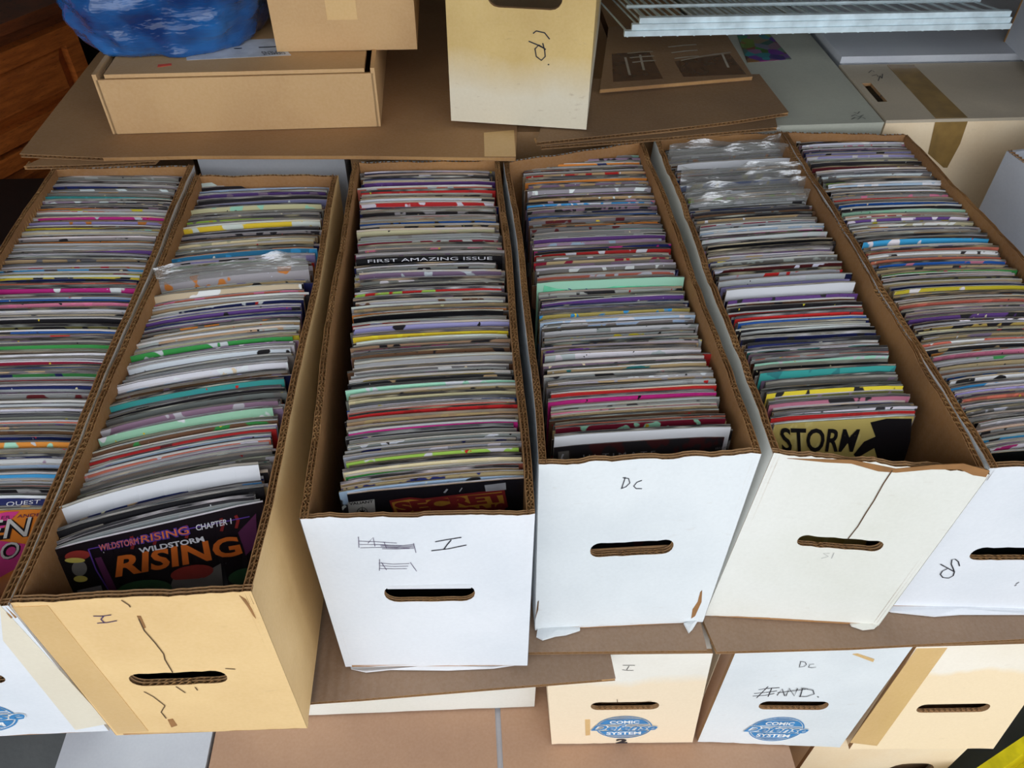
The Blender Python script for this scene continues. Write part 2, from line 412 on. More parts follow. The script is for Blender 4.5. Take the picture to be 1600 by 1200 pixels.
    if liner and hole:                     # inner board sheets seen through the hand hole
        mb = MB()
        for k in range(liner): mb.box((x0-.02, tfr+.002+.004*k, z0-.05), (x1+.02, tfr+.0035+.004*k, z0+.0005+.0022*k), 0, B)
        mb.build('inner_layer', 'kraft', fp)
    if flap and hole:
        mb = MB(); mb.hexa([B(x0+.004, .0012, z1-.0085), B(x1-.004, .0012, z1-.0095), B(x1-.004, .0042, z1-.0095), B(x0+.004, .0042, z1-.0085), B(x0+.001, -.0004, z1+.0005), B(x1-.001, -.0004, z1+.0015), B(x1-.001, .003, z1+.0015), B(x0+.001, .003, z1+.0005)])
        mb.build('handle_flap', outer, fp)
    root['_fp'] = fp.name
    return root, fp
def ink(B, fp, strokes, w, mat='ink', name='handwriting', off=-.0006):
    mb = MB(); fn = lambda x, z: B(x, off, z)
    for st in strokes: stroke(mb, [B.front(*p) for p in st], fn, w)
    return mb.build(name, mat, fp)
def patch(B, fp, poly, mat, name, off=.0005):
    pts = [B.front(*p) for p in poly]; mb = MB(); n = len(pts)
    a = [B(x, -off, z) for x, z in pts]; b = [B(x, .0002, z) for x, z in pts]
    mb.add(a, [tuple(range(n))]); 
    for i in range(n): mb.quad(a[i], b[i], b[(i+1) % n], a[(i+1) % n])
    return mb.build(name, mat, fp)
def logo(B, fp, cx, cz, R):
    """round blue stripes emblem: COMIC / Defense / SYSTEM"""
    fb = lambda x, z: B(x, -.0006, z); fw = lambda x, z: B(x, -.0009, z); fw2 = lambda x, z: B(x, -.0012, z)
    mb = MB()
    ring = lambda r: [(cx+r*cos(2*pi*k/40), cz+r*sin(2*pi*k/40)) for k in range(40)]
    a, b = ring(R), ring(R*.955)
    for k in range(40): j = (k+1) % 40; mb.quad(fb(*a[k]), fb(*a[j]), fb(*b[j]), fb(*b[k]))
    def band(z0, z1, r=R*.92):
        z0 = max(-r*.999, z0); z1 = min(r*.999, z1)
        n = 6; L = [];  Rr = []
        for i in range(n+1):
            z = z0+(z1-z0)*i/n; w = sqrt(max(0, r*r-z*z)); L.append((cx-w, cz+z)); Rr.append((cx+w, cz+z))
        for i in range(n): mb.quad(fb(*L[i]), fb(*Rr[i]), fb(*Rr[i+1]), fb(*L[i+1]))
    band(.28*R, .70*R); band(-.70*R, -.30*R)
    for k in range(5): band((.74+.045*k)*R, (.765+.045*k)*R); band((-.765-.045*k)*R, (-.74-.045*k)*R)
    for k in range(5): band((-.2+.1*k)*R-.02*R, (-.2+.1*k)*R+.01*R)
    lg = mb.build('emblem', 'blue_ink', fp)
    mb = MB(); put_text(mb, 'COMIC', fw, cx-.52*R, cx+.52*R, cz+.36*R, cz+.62*R, bold=.03); put_text(mb, 'SYSTEM', fw, cx-.62*R, cx+.62*R, cz-.63*R, cz-.37*R, bold=.03)
    put_text(mb, 'Defense', fw, cx-1.2*R, cx+1.2*R, cz-.26*R, cz+.28*R, shear=.35, bold=.08)
    mb.build('emblem_lettering', 'white_ink', fp)
    mb = MB(); put_text(mb, 'Defense', fw2, cx-1.18*R, cx+1.18*R, cz-.23*R, cz+.25*R, shear=.35, bold=.025)
    mb.build('emblem_script', 'blue_ink', fp)

BX = {}
BX['A'] = pxbox((-370, 962), (12, 945), (80, 260), (303, 256), (-160, 1158), (170, 1142))
BX['B'] = pxbox((15, 941), (392, 923), (305, 271), (528, 270), (182, 1149), (480, 1138))
BX['C'] = pxbox((468, 808), (836, 801), (553, 250), (781, 246), (540, 1042), (824, 1040))
BX['D'] = pxbox((842, 724), (1191, 706), (788, 250), (1006, 217), (836, 985), (1098, 972))
BX['E'] = pxbox((1210, 706), (1548, 738), (1024, 213), (1222, 202), (1101, 962), (1372, 978))
BX['F'] = pxbox((1549, 729), (1905, 717), (1223, 203), (1418, 207), (1378, 948), (1700, 955))
def hole_px(B, l, r, t, b):
    x0 = B.front(*l)[0]; x1 = B.front(*r)[0]; z1 = B.front(*t)[1]; z0 = B.front(*b)[1]; return (x0, x1, z0, z1)
BOXINFO = {}
def main_boxes():
    B = BX['A']; r, fp = build_box(B, 'comic_box', 'white open comic box with blue round emblem, beside the tan cracked box', 'white', hole_px(B, (-110, 1065), (12, 1065), (-50, 1054), (-50, 1070)), seed=1)
    x1, z1 = B.front(48, 1112); logo(B, fp, x1-.048*1.2, z1-.006, .043)
    patch(B, fp, [(5, 1000), (0, 945), (170, 1130), (118, 1140)], 'tape_ivory', 'tape')
    B = BX['B']; r, fp = build_box(B, 'comic_box', 'yellowed tan open comic box with cracked front and taped edge', 'tan', hole_px(B, (203, 1064), (355, 1058), (280, 1050), (280, 1070)), seed=2, rag=.003, bulge=(0, .004))
    ink(B, fp, [[(146, 962), (160, 962), (174, 960)], [(152, 973), (168, 972), (183, 969)], [(162, 962), (158, 967), (163, 972)]], .0012, 'ink_p')
    patch(B, fp, [(18, 948), (75, 946), (232, 1142), (184, 1146)], 'tape_tan', 'tape')
    ink(B, fp, [[(190, 937), (202, 945), (204, 948)], [(217, 966), (226, 985), (242, 1003), (256, 1021), (258, 1030), (270, 1050)], [(225, 1080), (240, 1088), (258, 1102), (252, 1112), (260, 1122)],
                [(275, 1072), (290, 1082)], [(305, 1073), (309, 1078)], [(352, 1044), (368, 1045)]], .0012, 'crack', 'crack')
    patch(B, fp, [(214, 962), (220, 962), (228, 980), (224, 982)], 'tear', 'torn_patch'); patch(B, fp, [(262, 1124), (270, 1123), (277, 1133), (268, 1136)], 'tear', 'torn_patch')
    patch(B, fp, [(374, 930), (384, 936), (394, 952), (400, 966), (396, 962), (386, 946)], 'tear', 'torn_patch')
    B = BX['C']; r, fp = build_box(B, 'comic_box', 'white open comic box marked I beside scribbled-out writing', 'white', hole_px(B, (601, 930), (742, 925), (670, 914), (670, 940)), seed=3, rag=.004, flap=True, open_edge=True, tfr=.0055, bulge=(.004, .002))
    ink(B, fp, [[(680, 846), (696, 843), (721, 839)], [(674, 860), (700, 857), (729, 851)], [(705, 843), (699, 850), (693, 858)]], .0012)
    sc = []
    for k in range(0, 6, 2): sc.append([(561+3*k % 5, 845+2.6*k), (590, 846+2.2*k), (620+k*5, 848+2*k)])
    for k in range(4): sc.append([(594+k, 851+2*k), (620, 853+1.5*k), (647, 850+2*k)])
    sc += [[(560, 838), (561, 855)], [(575, 848), (583, 839), (586, 853)], [(604, 856), (600, 846)], [(646, 848), (650, 863)]]
    for k in range(0, 5, 2): sc.append([(592+k % 3, 879+2.2*k), (615, 881+1.8*k), (640-k, 880+2*k)])
    sc += [[(593, 873), (593, 891)], [(596, 878), (604, 890)], [(641, 878), (651, 892)]]
    ink(B, fp, sc, .0006, 'ink_p', 'scribble')
    B = BX['D']; r, fp = build_box(B, 'comic_box', 'white open comic box marked DC on the upper tier', 'white_b', hole_px(B, (922, 862), (1052, 854), (985, 846), (985, 868)), seed=4, rag=.004, bulge=(-.004, .002), liner=1)
    ink(B, fp, [[(977, 745), (974, 754), (971, 763)], [(973, 746), (982, 747), (984, 754), (978, 760), (970, 763)], [(1003, 750), (995, 753), (990, 759), (994, 763), (1003, 763)]], .0010)
    patch(B, fp, [(1094, 925), (1097, 922), (1096, 940), (1086, 962), (1080, 966), (1082, 952), (1090, 940)], 'tear', 'torn_patch')
    patch(B, fp, [(840, 940), (842, 938), (841, 952), (836, 968), (838, 955)], 'crack', 'torn_patch')
    B = BX['E']; r, fp = build_box(B, 'comic_box', 'ivory-white open comic box with a long crack above its hand hole', 'white_e', hole_px(B, (1244, 848), (1382, 850), (1310, 840), (1318, 858)), seed=5, rag=.005, bulge=(0, .005))
    ink(B, fp, [[(1394, 734), (1380, 755), (1365, 782), (1352, 802), (1340, 822), (1325, 841)]], .0013, 'crack', 'crack')
    ink(B, fp, [[(1303, 863), (1299, 872)], [(1296, 864), (1286, 864), (1294, 869), (1283, 872)]], .0006, 'ink_f')
    patch(B, fp, [(1230, 716), (1330, 718), (1400, 732), (1460, 726), (1505, 724), (1546, 735), (1540, 745), (1520, 742), (1500, 733), (1455, 733), (1400, 738), (1372, 736), (1330, 724), (1290, 722)], 'tear', 'torn_patch')
    B = BX['F']; r, fp = build_box(B, 'comic_box', 'white open comic box marked UP beside its hand hole', 'white', hole_px(B, (1517, 865), (1640, 865), (1570, 855), (1570, 875)), seed=6, rag=.003)
    ink(B, fp, [[(1499, 884), (1497, 877), (1492, 873), (1487, 874), (1486, 881), (1489, 888), (1491, 893)], [(1469, 881), (1480, 887), (1491, 893)], [(1491, 893), (1489, 899), (1482, 903), (1473, 902), (1469, 897), (1472, 892), (1480, 888)]], .0013)
    ink(B, fp, [[(1587, 912), (1592, 909)], [(1585, 915), (1588, 913)]], .001, 'ink')
main_boxes()

# ------------------------------------------------------------------ comics
PAL = {'white': (226, 228, 234), 'paleblue': (176, 200, 226), 'grey': (138, 136, 134), 'dark': (44, 42, 46), 'black': (20, 20, 24), 'navy': (36, 44, 96), 'blue': (44, 96, 178),
       'sky': (64, 156, 212), 'teal': (60, 150, 150), 'mint': (164, 216, 190), 'green': (62, 148, 76), 'lime': (168, 204, 90), 'yellow': (226, 204, 60), 'cream': (226, 214, 176),
       'tan': (196, 168, 128), 'orange': (224, 138, 64), 'salmon': (214, 120, 100), 'red': (196, 48, 48), 'crimson': (148, 36, 62), 'maroon': (92, 34, 38), 'pink': (220, 130, 160),
       'magenta': (190, 44, 128), 'purple': (104, 70, 140), 'mauve': (150, 126, 150), 'lavender': (160, 156, 206), 'brown': (116, 84, 62), 'olive': (120, 116, 70), 'silver': (176, 178, 180), 'gold': (196, 176, 96)}
CNAME = {'paleblue': 'pale blue', 'sky': 'sky blue', 'mint': 'mint green', 'lime': 'lime green', 'dark': 'charcoal', 'silver': 'silvery'}
ROWS = {  # front top edge (left, right pixel), back top edge, top height
 'A': ((-285, 812), (78, 795), (95, 268), (285, 270), .846), 'B': ((84, 858), (402, 786), (315, 286), (512, 282), .842),
 'C': ((537, 772), (818, 748), (568, 248), (763, 247), .846), 'D': ((868, 698), (1141, 681), (818, 244), (997, 238), .842),
 'E': ((1214, 662), (1434, 650), (1036, 224), (1212, 212), .842), 'F': ((1549, 708), (1800, 694), (1240, 212), (1412, 209), .846)}
STR = {
 'A': '275 dark,282 mauve,290 navy,297 grey,304 dark,310 teal,318 mauve,326 orange,331 salmon,342 magenta,348 lavender,358 yellow,361 mint,367 cream,374 grey,380 orange,384 blue,389 mint,394 purple,400 dark,406 silver,417 grey,425 sky,431 yellow,435 yellow,440 navy,445 salmon,456 magenta,466 paleblue,470 blue,478 pink,487 white,494 cream,500 salmon,512 olive,523 blue,528 mauve,537 grey,547 green,558 dark,566 navy,572 crimson,578 blue,583 maroon,589 green,595 red,606 paleblue,612 navy,619 sky,625 grey,631 blue,644 white,648 white,662 salmon,669 grey,680 brown,690 navy,700 orange,715 cream,725 white,731 paleblue,744 navy,753 sky,761 yellow,768 salmon,772 dark,777 grey,793 navy+9',
 'B': '288 white+6,294 paleblue,299 paleblue,305 purple,312 dark,318 lavender,327 cream,333 grey,345 lime,351 tan,356 yellow+4,364 dark,372 brown,378 cream,383 tan,390 grey,396 orange,402 sky+3,408 lavender,412 green,418 orange,423 brown,428 white+4,437 grey,443 silver+14,462 cream+5,466 salmon,470 dark,480 navy,486 lavender,493 purple,500 navy,508 grey,515 tan,524 orange,533 cream,540 yellow,545 green+3,551 mauve,556 white,562 white,571 grey,580 lavender,584 salmon,591 white+4,598 grey,605 orange,611 navy,618 teal+4,628 dark,635 grey,650 mauve+4,665 mint+6,673 dark,682 brown,690 lavender,697 red,705 paleblue,715 salmon,725 silver,735 grey,748 teal,760 grey,775 white+14,790 cream,803 black+7,815 silver,825 silver,838 dark',
 'C': '254 teal,258 white+3,268 grey,276 dark,284 cream,288 purple,295 salmon,302 red,308 grey,314 white+4,320 red,328 grey,335 grey,340 red,348 blue,355 tan,363 cream,370 grey,380 crimson,386 grey,392 crimson,405 orange,411 black+7,420 grey,430 mauve,440 grey,445 cream,450 dark,456 red,462 silver,470 silver,480 tan,488 orange,495 black+3,505 red,512 lavender+3,518 silver,523 yellow,530 tan,540 magenta,547 grey,555 brown,565 silver,575 grey,585 crimson,592 gold,604 mint+4,612 tan,620 cream,626 white,632 blue,637 salmon,644 red+2,652 tan,660 cream,672 magenta+4,680 grey,688 silver,697 grey,706 silver,715 lime+3,720 orange,727 cream,733 green,738 salmon,744 tan,750 tan,757 paleblue,764 tan',
 'D': '245 grey,251 mauve,257 orange,265 salmon,272 tan,282 orange,290 grey,300 silver+6,310 tan,318 sky,326 mauve,335 blue,343 grey,350 orange,358 teal,365 grey,372 purple,380 mauve,388 navy,395 red,402 grey,408 tan,415 white,421 grey,428 navy,433 salmon,440 cream,446 olive,452 mint+14,463 dark,470 purple,478 lavender,485 grey,491 gold,498 paleblue,505 grey,513 silver,521 dark,526 tan,531 sky,538 silver,545 grey,552 white+2,558 red,566 mauve,573 tan,580 orange,586 teal,592 silver,598 grey,605 silver,612 red+2,618 grey,623 magenta+2,630 tan,637 pink,643 tan,650 brown,656 sky,661 salmon,668 crimson+2,686 white+9,694 dark',
 'E': '216 silver,224 silver+2,230 silver,236 silver+2,242 silver,248 silver+2,255 silver,262 white+10,270 salmon,275 blue,280 mauve+2,286 mauve,290 blue+2,295 silver,300 silver+2,308 tan,318 silver+2,326 silver,332 dark,338 black,348 crimson,352 paleblue,360 paleblue,367 mauve,374 white+5,383 black+3,390 grey,397 purple,404 navy,412 silver,420 maroon,428 silver,436 white+3,444 lavender,452 dark,460 white+12,469 purple+4,479 dark,487 red,491 cream,497 red+4,502 blue,508 navy,514 dark,520 black,526 navy,532 dark,538 navy,544 teal,551 mauve,556 salmon,562 brown,568 mint+4,574 dark,583 teal+7,592 dark,598 tan,606 grey,614 yellow+7,620 olive,627 pink+3,634 blue,640 grey,645 white,650 red,655 gold',
 'F': '212 red,217 paleblue,222 dark,227 white+2,234 mauve,240 lavender,246 lavender,252 cream,258 dark,263 maroon,270 silver,276 white,283 dark,292 paleblue+3,300 white,306 grey,310 red,316 dark,322 blue,328 dark,332 mint,339 crimson,345 purple+2,352 cream,358 tan,365 tan,372 brown,380 sky+4,387 lavender,393 salmon,400 white+4,407 salmon,412 blue,419 tan,425 green,431 orange,437 olive,446 gold,449 navy,455 yellow+3,463 orange,469 dark,473 salmon,481 lavender,488 mauve,495 purple,503 dark,509 gold,516 cream,524 tan,531 salmon,538 grey,546 silver,553 pink,560 tan,568 tan,576 brown,584 grey,592 white,602 sky+3,608 lavender,614 paleblue,620 salmon,628 silver,636 grey,644 grey,651 magenta,657 white,663 pink,670 grey,678 sky,686 tan,694 magenta,700 tan'}
PLACE = {'A': 'in the white box with the blue emblem', 'B': 'in the tan cracked box', 'C': 'in the white box marked I', 'D': 'in the upper white box marked DC', 'E': 'in the ivory box with the cracked front', 'F': 'in the white box marked UP'}
NIND = {'A': 42, 'B': 56, 'C': 55, 'D': 52, 'E': 45, 'F': 39}
FORCED = {'C': (411,), 'D': (452,), 'E': (224, 236, 248, 262, 280, 290, 300, 318, 460), 'B': (443, 288), 'A': ()}
FILM = {'E': (224, 236, 248, 280, 290, 300, 318), 'B': (443,), 'D': (300,)}
SHORT = {'A': 'box with blue emblem', 'B': 'tan cracked box', 'C': 'white box marked I', 'D': 'upper box marked DC', 'E': 'cracked ivory box', 'F': 'white box marked UP'}
SPECIAL = {('C', 411): 'comic with white capitals on a black strip, middle of the white box marked I', ('D', 452): 'mint green crinkled bag with blue marks among the comics in box DC', ('B', 443): 'comic in a tall clear film bag in the tan cracked box', ('B', 288): 'white-topped comic against the back wall of the tan cracked box', ('E', 262): 'tall white board just before the shiny film bags in the ivory box', ('E', 460): 'tall white board above a purple cover in the ivory box'}
BOW = {'A': .003, 'B': .006, 'C': .003, 'D': .001, 'E': .001, 'F': .005}
LEAN = {'A': (.075, .03), 'B': (.085, .03), 'C': (.07, .03), 'D': (.06, .03), 'E': (.06, .03), 'F': (.075, .03)}
class CB(MB):
    def __init__(s): super().__init__(); s.col = []; s.uv = []
def comic_cols(tl, tr, bl, br, bow, n=8):
    d = tr-tl; nv = Vector((d.y, -d.x, 0)).normalized(); cols = []
    for i in range(n+1):
        s = i/n; b = -bow*(4*s*(1-s)) - bow*.6*s
        cols.append((s, tl.lerp(tr, s)+nv*(b+bow*.5), bl.lerp(br, s)+nv*b*.3, nv))
    return cols
def add_comic(mb, tl, tr, bl, br, th, bow, cols5, rnd, delta, simple=False):
    n = 8; CC = comic_cols(tl, tr, bl, br, bow, n); tp = th*rnd.uniform(.35, .5); o = len(mb.v); ou, ov = rnd.uniform(0, 50), rnd.uniform(0, 50)
    w1, w2 = rnd.uniform(-.0006, .0006), rnd.uniform(0, 6)
    for s, T, Bq, nv in CC:
        up = (T-Bq).normalized(); T = T+up*(w1*sin(5*s+w2)-(.0012 if s in (0, 1) else 0)); h = (T-Bq).length
        prof = [(0, -h), (0, 0), (.0005, 0), (.0006, -.0008), (.0006+tp, -.0008), (.0006+tp, delta), (th, delta), (th, -h)]
        for k, (a, z) in enumerate(prof):
            mb.v.append(T-nv*a+up*z); mb.col.append(cols5)
            mb.uv.append((ou+s, ov+(max(z, -.3) if k < 2 else a*6)*1.0))
    K = 8; mt = (0, 0, 0, 1, 2, 2, 2)
    for i in range(n):
        for k in range(K-1):
            a = o+i*K+k; mb.f.append([a, a+K, a+K+1, a+1]); mb.m.append(mt[k])
    mb.f.append([o+k for k in range(K)]); mb.m.append(2); mb.f.append([o+n*K+k for k in reversed(range(K))]); mb.m.append(2)
def finish_comic(mb, name, parent=None, origin=None):
    ob = mb.build(name, ['cv', 'pg', 'bd'], parent, origin=origin); me = ob.data
    for k in range(5):
        at = me.attributes.new('c%d' % (k+1), 'FLOAT_COLOR', 'POINT'); flat = []
        for c in mb.col: flat += c[k]
        at.data.foreach_set('color', flat)
    ul = me.uv_layers.new(name='UVMap'); idx = [0]*len(me.loops); me.loops.foreach_get('vertex_index', idx)
    uvf = []
    for i in idx: uvf += mb.uv[i]
    ul.data.foreach_set('uv', uvf)
    return ob
def jitter(c, rnd, k=.12):
    u = 1+rnd.uniform(-k, k); return tuple(max(0, min(255, v*u*(1+rnd.uniform(-.03, .03)))) for v in c)
FRONT = {}   # geometry of the front comics, for their cover art
def comics():
    stuff = CB(); total = 0
    for bk in 'ABCDEF':
        rnd = random.Random(ord(bk)*13); B = BX[bk]; fl, fr, kl, kr, zt = ROWS[bk]
        FL, FR, KL, KR = (hit(*p, zt) for p in (fl, fr, kl, kr))
        dist = (((KL+KR)-(FL+FR))/2).length; cy = []
        specials = []
        for it in STR[bk].split(','):
            py, nm = it.split(); dz = 0
            if '+' in nm: nm, dz = nm.split('+'); dz = float(dz)/1000
            specials.append((float(py), nm, dz))
        mid_px = lambda t: proj((FL.lerp(KL, t)+FR.lerp(KR, t))/2)[1]
        t = 0; items = []
        while t < dist-.010:
            th = rnd.choice((.0022, .0026, .0030, .0037, .0027)); items.append([t, th]); t += th+rnd.uniform(.0004, .0013)
        names = [None]*len(items)
        for py, nm, dz in specials:
            best = min(range(len(items)), key=lambda i: abs(mid_px(items[i][0]/dist)-py)+(1e3 if names[i] else 0))
            names[best] = (nm, dz, int(py))
        for i, (tt, th) in enumerate(items):
            q = tt/dist; tl = FL.lerp(KL, q); tr = FR.lerp(KR, q); sp = names[i]
            wv = (tr-tl).normalized(); tl = tl+wv*rnd.gauss(0, .0025); tr = tr+wv*rnd.gauss(0, .003)
            if bk in 'BC' and rnd.random() < .25: tr = tr+wv*rnd.uniform(.002, .007)
            dz = rnd.gauss(0, .0012)+(sp[1] if sp else -.0006)+(rnd.uniform(0, .0018) if sp else 0)
            if not sp and rnd.random() < .16: dz -= rnd.uniform(.002, .005)
            if i == 0: dz = 0
            ro = rnd.gauss(0, .0006); tl = tl+Vector((0, 0, dz+ro)); tr = tr+Vector((0, 0, dz-ro))
            le = LEAN[bk][0]*(1-q)+LEAN[bk][1]*q; zb = BOT+.006
            sh = Vector((0, -le, 0)); xs = (B(B.W/2, 0, 0)-B(B.W/2, 0, B.H)).x*.9
            fy = B(B.W/2, .022, 0).y+tt*.97
            bl = Vector((tl.x+xs, max(tl.y-le, min(tl.y, fy)), zb)); br = Vector((tr.x+xs, max(tr.y-le, min(tr.y, fy)), zb))
            if sp:
                nm = sp[0]; c1 = jitter(PAL[nm], rnd)
                c2 = jitter(PAL[rnd.choice((nm, nm, 'dark', 'white', rnd.choice(list(PAL))))], rnd)
            else:
                nm = rnd.choice(('grey', 'grey', 'dark', 'silver', 'tan', 'mauve', 'brown', 'dark', 'grey', 'navy')); c1 = jitter(PAL[nm], rnd); c2 = jitter(PAL[rnd.choice(('grey', 'dark', 'tan', 'silver', 'mauve', rnd.choice(list(PAL))))], rnd)
            c3 = jitter(PAL[rnd.choice(('white', 'black', 'yellow', 'dark', 'cream', 'red'))], rnd)
            pg = jitter(rnd.choice(((222, 216, 204), (200, 196, 190), (222, 206, 176), (150, 148, 146), (234, 232, 232))), rnd, .08)
            if bk in 'DCF' and rnd.random() < .45: pg = jitter((204, 180, 146), rnd, .08)
            bd = jitter(rnd.choice(((186, 186, 190), (84, 84, 88), (224, 224, 226), (52, 50, 52), (150, 140, 128), (206, 204, 206))), rnd, .1)
            if sp and ((sp[1] >= .008 and nm == 'white') or nm == 'mint' and sp[1] > .01): c1 = c2 = c3 = PAL[nm]
            if sp and nm == 'black': c2 = c3 = c1
            c5 = [lin(c) for c in (c1, c2, c3, pg, bd)]
            dl = rnd.choice((-.0012, -.0006, 0, .0004, .0008, .0018))
            bow = BOW[bk]*(1-.55*q)*rnd.uniform(.8, 1.2)
            if i == 0: bow = 0
            ind = i < NIND[bk] or (sp and sp[2] in FORCED.get(bk, ()))
            cb = CB() if ind else stuff
            if i == 0:
                c5 = [lin(c) for c in {'A': ((206, 120, 44), (206, 120, 44), (206, 120, 44)), 'B': ((26, 20, 26), (26, 20, 26), (30, 22, 28)), 'C': ((24, 22, 28), (24, 22, 28), (30, 28, 40)),
                      'D': ((38, 36, 40), (66, 30, 32), (36, 46, 48)), 'E': ((198, 178, 104), (208, 192, 122), (198, 178, 104)), 'F': ((26, 30, 30), (26, 30, 30), (40, 60, 50))}[bk]]+c5[3:]
                FRONT[bk] = comic_cols(tl, tr, bl, br, bow)
            add_comic(cb, tl, tr, bl, br, th, bow, c5, rnd, dl)
            if ind:
                cn = CNAME.get(nm, nm)
                if i == 0:
                    lab = {'A': 'comic with orange and magenta cover and silver letters, at the front of the emblem box', 'B': 'comic with black cover and big orange title, leaning at the front of the tan box',
                           'C': 'comic with dark cover, compass badge and maroon block title', 'D': 'comic with dark cover and grey spaced title, at the front of the box marked DC',
                           'E': 'comic with pale gold cover and bold black title', 'F': 'dark comic at the very front of the box marked UP'}[bk]
                    nmk = 'comic_book'
                else: lab = 'bagged comic with %s top strip, front half of the %s' % (cn, SHORT[bk]); nmk = 'comic_book'
                if sp and sp[2] in FORCED.get(bk, ()): lab = SPECIAL.get((bk, sp[2]), 'clear-bagged comic with loose shiny film, towards the back of the cracked ivory box')
                org = (bl+br)/2
                ob = finish_comic(cb, nmk, origin=org); tag(ob, lab, 'comic', 'comics '+PLACE[bk])
                if i == 0: FRONT[bk+'obj'] = ob
                if sp: FRONT[bk+str(sp[2])] = (comic_cols(tl, tr, bl, br, bow), ob)
                if sp and sp[2] in FILM.get(bk, ()):
                    fm = MB(); nx, nz = 26, 6; CC = comic_cols(tl, tr, bl, br, bow, nx); hh = rnd.uniform(.012, .02); w2 = [rnd.uniform(0, 6) for _ in range(4)]
                    for s_, T, Bq, nv in CC:
                        for k in range(nz+1):
                            z = -.03+(hh+.03+.002*sin(9*s_+w2[0]))*k/nz; g = max(0, z)/hh
                            fm.v.append(T+Vector((0, 0, z))+nv*(.0012+g*(.004*sin(7*s_+w2[1])+.0025*sin(19*s_+w2[2]+3*g)+.0012*sin(47*s_+w2[3]))))
                    for a_ in range(nx):
                        for k in range(nz):
                            q_ = a_*(nz+1)+k; fm.f.append([q_, q_+nz+1, q_+nz+2, q_+1]); fm.m.append(0)
                    fm.build('clear_bag', 'film', ob, smooth=True)
                total += 1
    so = finish_comic(stuff, 'packed_comics'); so['kind'] = 'stuff'; tag(so, 'tightly packed bagged comics filling the back of the open boxes', 'comics')
comics()

# ------------------------------------------------------------------ printed covers on the front comics
def inv2(fn, px, py, x, y, h=.001):
    for _ in range(14):
        p = proj(fn(x, y)); a = proj(fn(x+h, y)); b = proj(fn(x, y+h))
        A, Bq, C, D = a[0]-p[0], b[0]-p[0], a[1]-p[1], b[1]-p[1]; det = A*D-Bq*C
        ex, ey = px-p[0], py-p[1]; x += h*(ex*D-Bq*ey)/det; y += h*(A*ey-ex*C)/det
    return x, y
def cover_fn(cols, off):
    n = len(cols)-1
    def fn(a, b):        # a across 0..1, b metres down from the top edge
        i = min(n-1, max(0, int(a*n))); f = a*n-i
        s0, T0, B0, nv = cols[i]; s1, T1, B1, _ = cols[i+1]
        T = T0+(T1-T0)*f; Bb = B0+(B1-B0)*f
        return T+(Bb-T).normalized()*b+nv*off
    return fn
class Art:
    def __init__(s, cols, ob): s.cols = cols; s.ob = ob; s.lv = 0
    def uv(s, p): return inv2(cover_fn(s.cols, .0004), p[0], p[1], .5, .03)
    def poly(s, pts, mat, name='cover_art', lv=1):
        fn = cover_fn(s.cols, .0003+.00025*lv); mb = MB(); q = [fn(*s.uv(p)) for p in pts]
        mb.add(q, [tuple(range(len(q)))[::-1]]); return mb.build(name, mat, s.ob)
    def ell(s, cx, cy, rx, ry, mat, lv=1, ang=0):
        c, d = cos(ang), sin(ang)
        s.poly([(cx+rx*cos(t)*c-ry*sin(t)*d, cy+rx*cos(t)*d+ry*sin(t)*c) for t in [2*pi*k/20 for k in range(20)]], mat, 'cover_art', lv)
    def text(s, t, quad, mat, lv=2, name='title_lettering', **kw):
        fn = cover_fn(s.cols, .0003+.00025*lv); c = [s.uv(p) for p in quad]  # BL BR TR TL
        def g(a, b):
            x = (1-b)*((1-a)*c[0][0]+a*c[1][0])+b*((1-a)*c[3][0]+a*c[2][0]); y = (1-b)*((1-a)*c[0][1]+a*c[1][1])+b*((1-a)*c[3][1]+a*c[2][1])
            return fn(x, y)
        mb = MB(); put_text(mb, t, g, 0, 1, 0, 1, **kw); return mb.build(name, mat, s.ob)
    def line(s, pts, w, mat, lv=1):
        fn = cover_fn(s.cols, .0003+.00025*lv); mb = MB(); P = [s.uv(p) for p in pts]
        W_ = (s.cols[-1][1]-s.cols[0][1]).length
        stroke(mb, [(a*W_, b) for a, b in P], lambda x, y: fn(x/W_, y), w); return mb.build('cover_art', mat, s.ob)
for k, c in dict(a_orange=(206, 104, 40), a_orange2=(226, 120, 44), a_violet=(92, 62, 150), a_white=(214, 214, 222), a_plum=(92, 44, 80), a_green=(52, 92, 60), a_red=(150, 54, 48), a_grey=(120, 116, 112),
                 a_maroon=(128, 40, 40), a_gold=(186, 134, 52), a_silver=(190, 188, 184), a_dark=(24, 22, 26), a_magenta=(200, 60, 130), a_yellow=(206, 190, 96), a_lgrey=(150, 150, 156), a_mint=(120, 220, 176), a_navy=(30, 44, 120)).items():
    M[k] = plain('print_'+k[2:], c, .35)
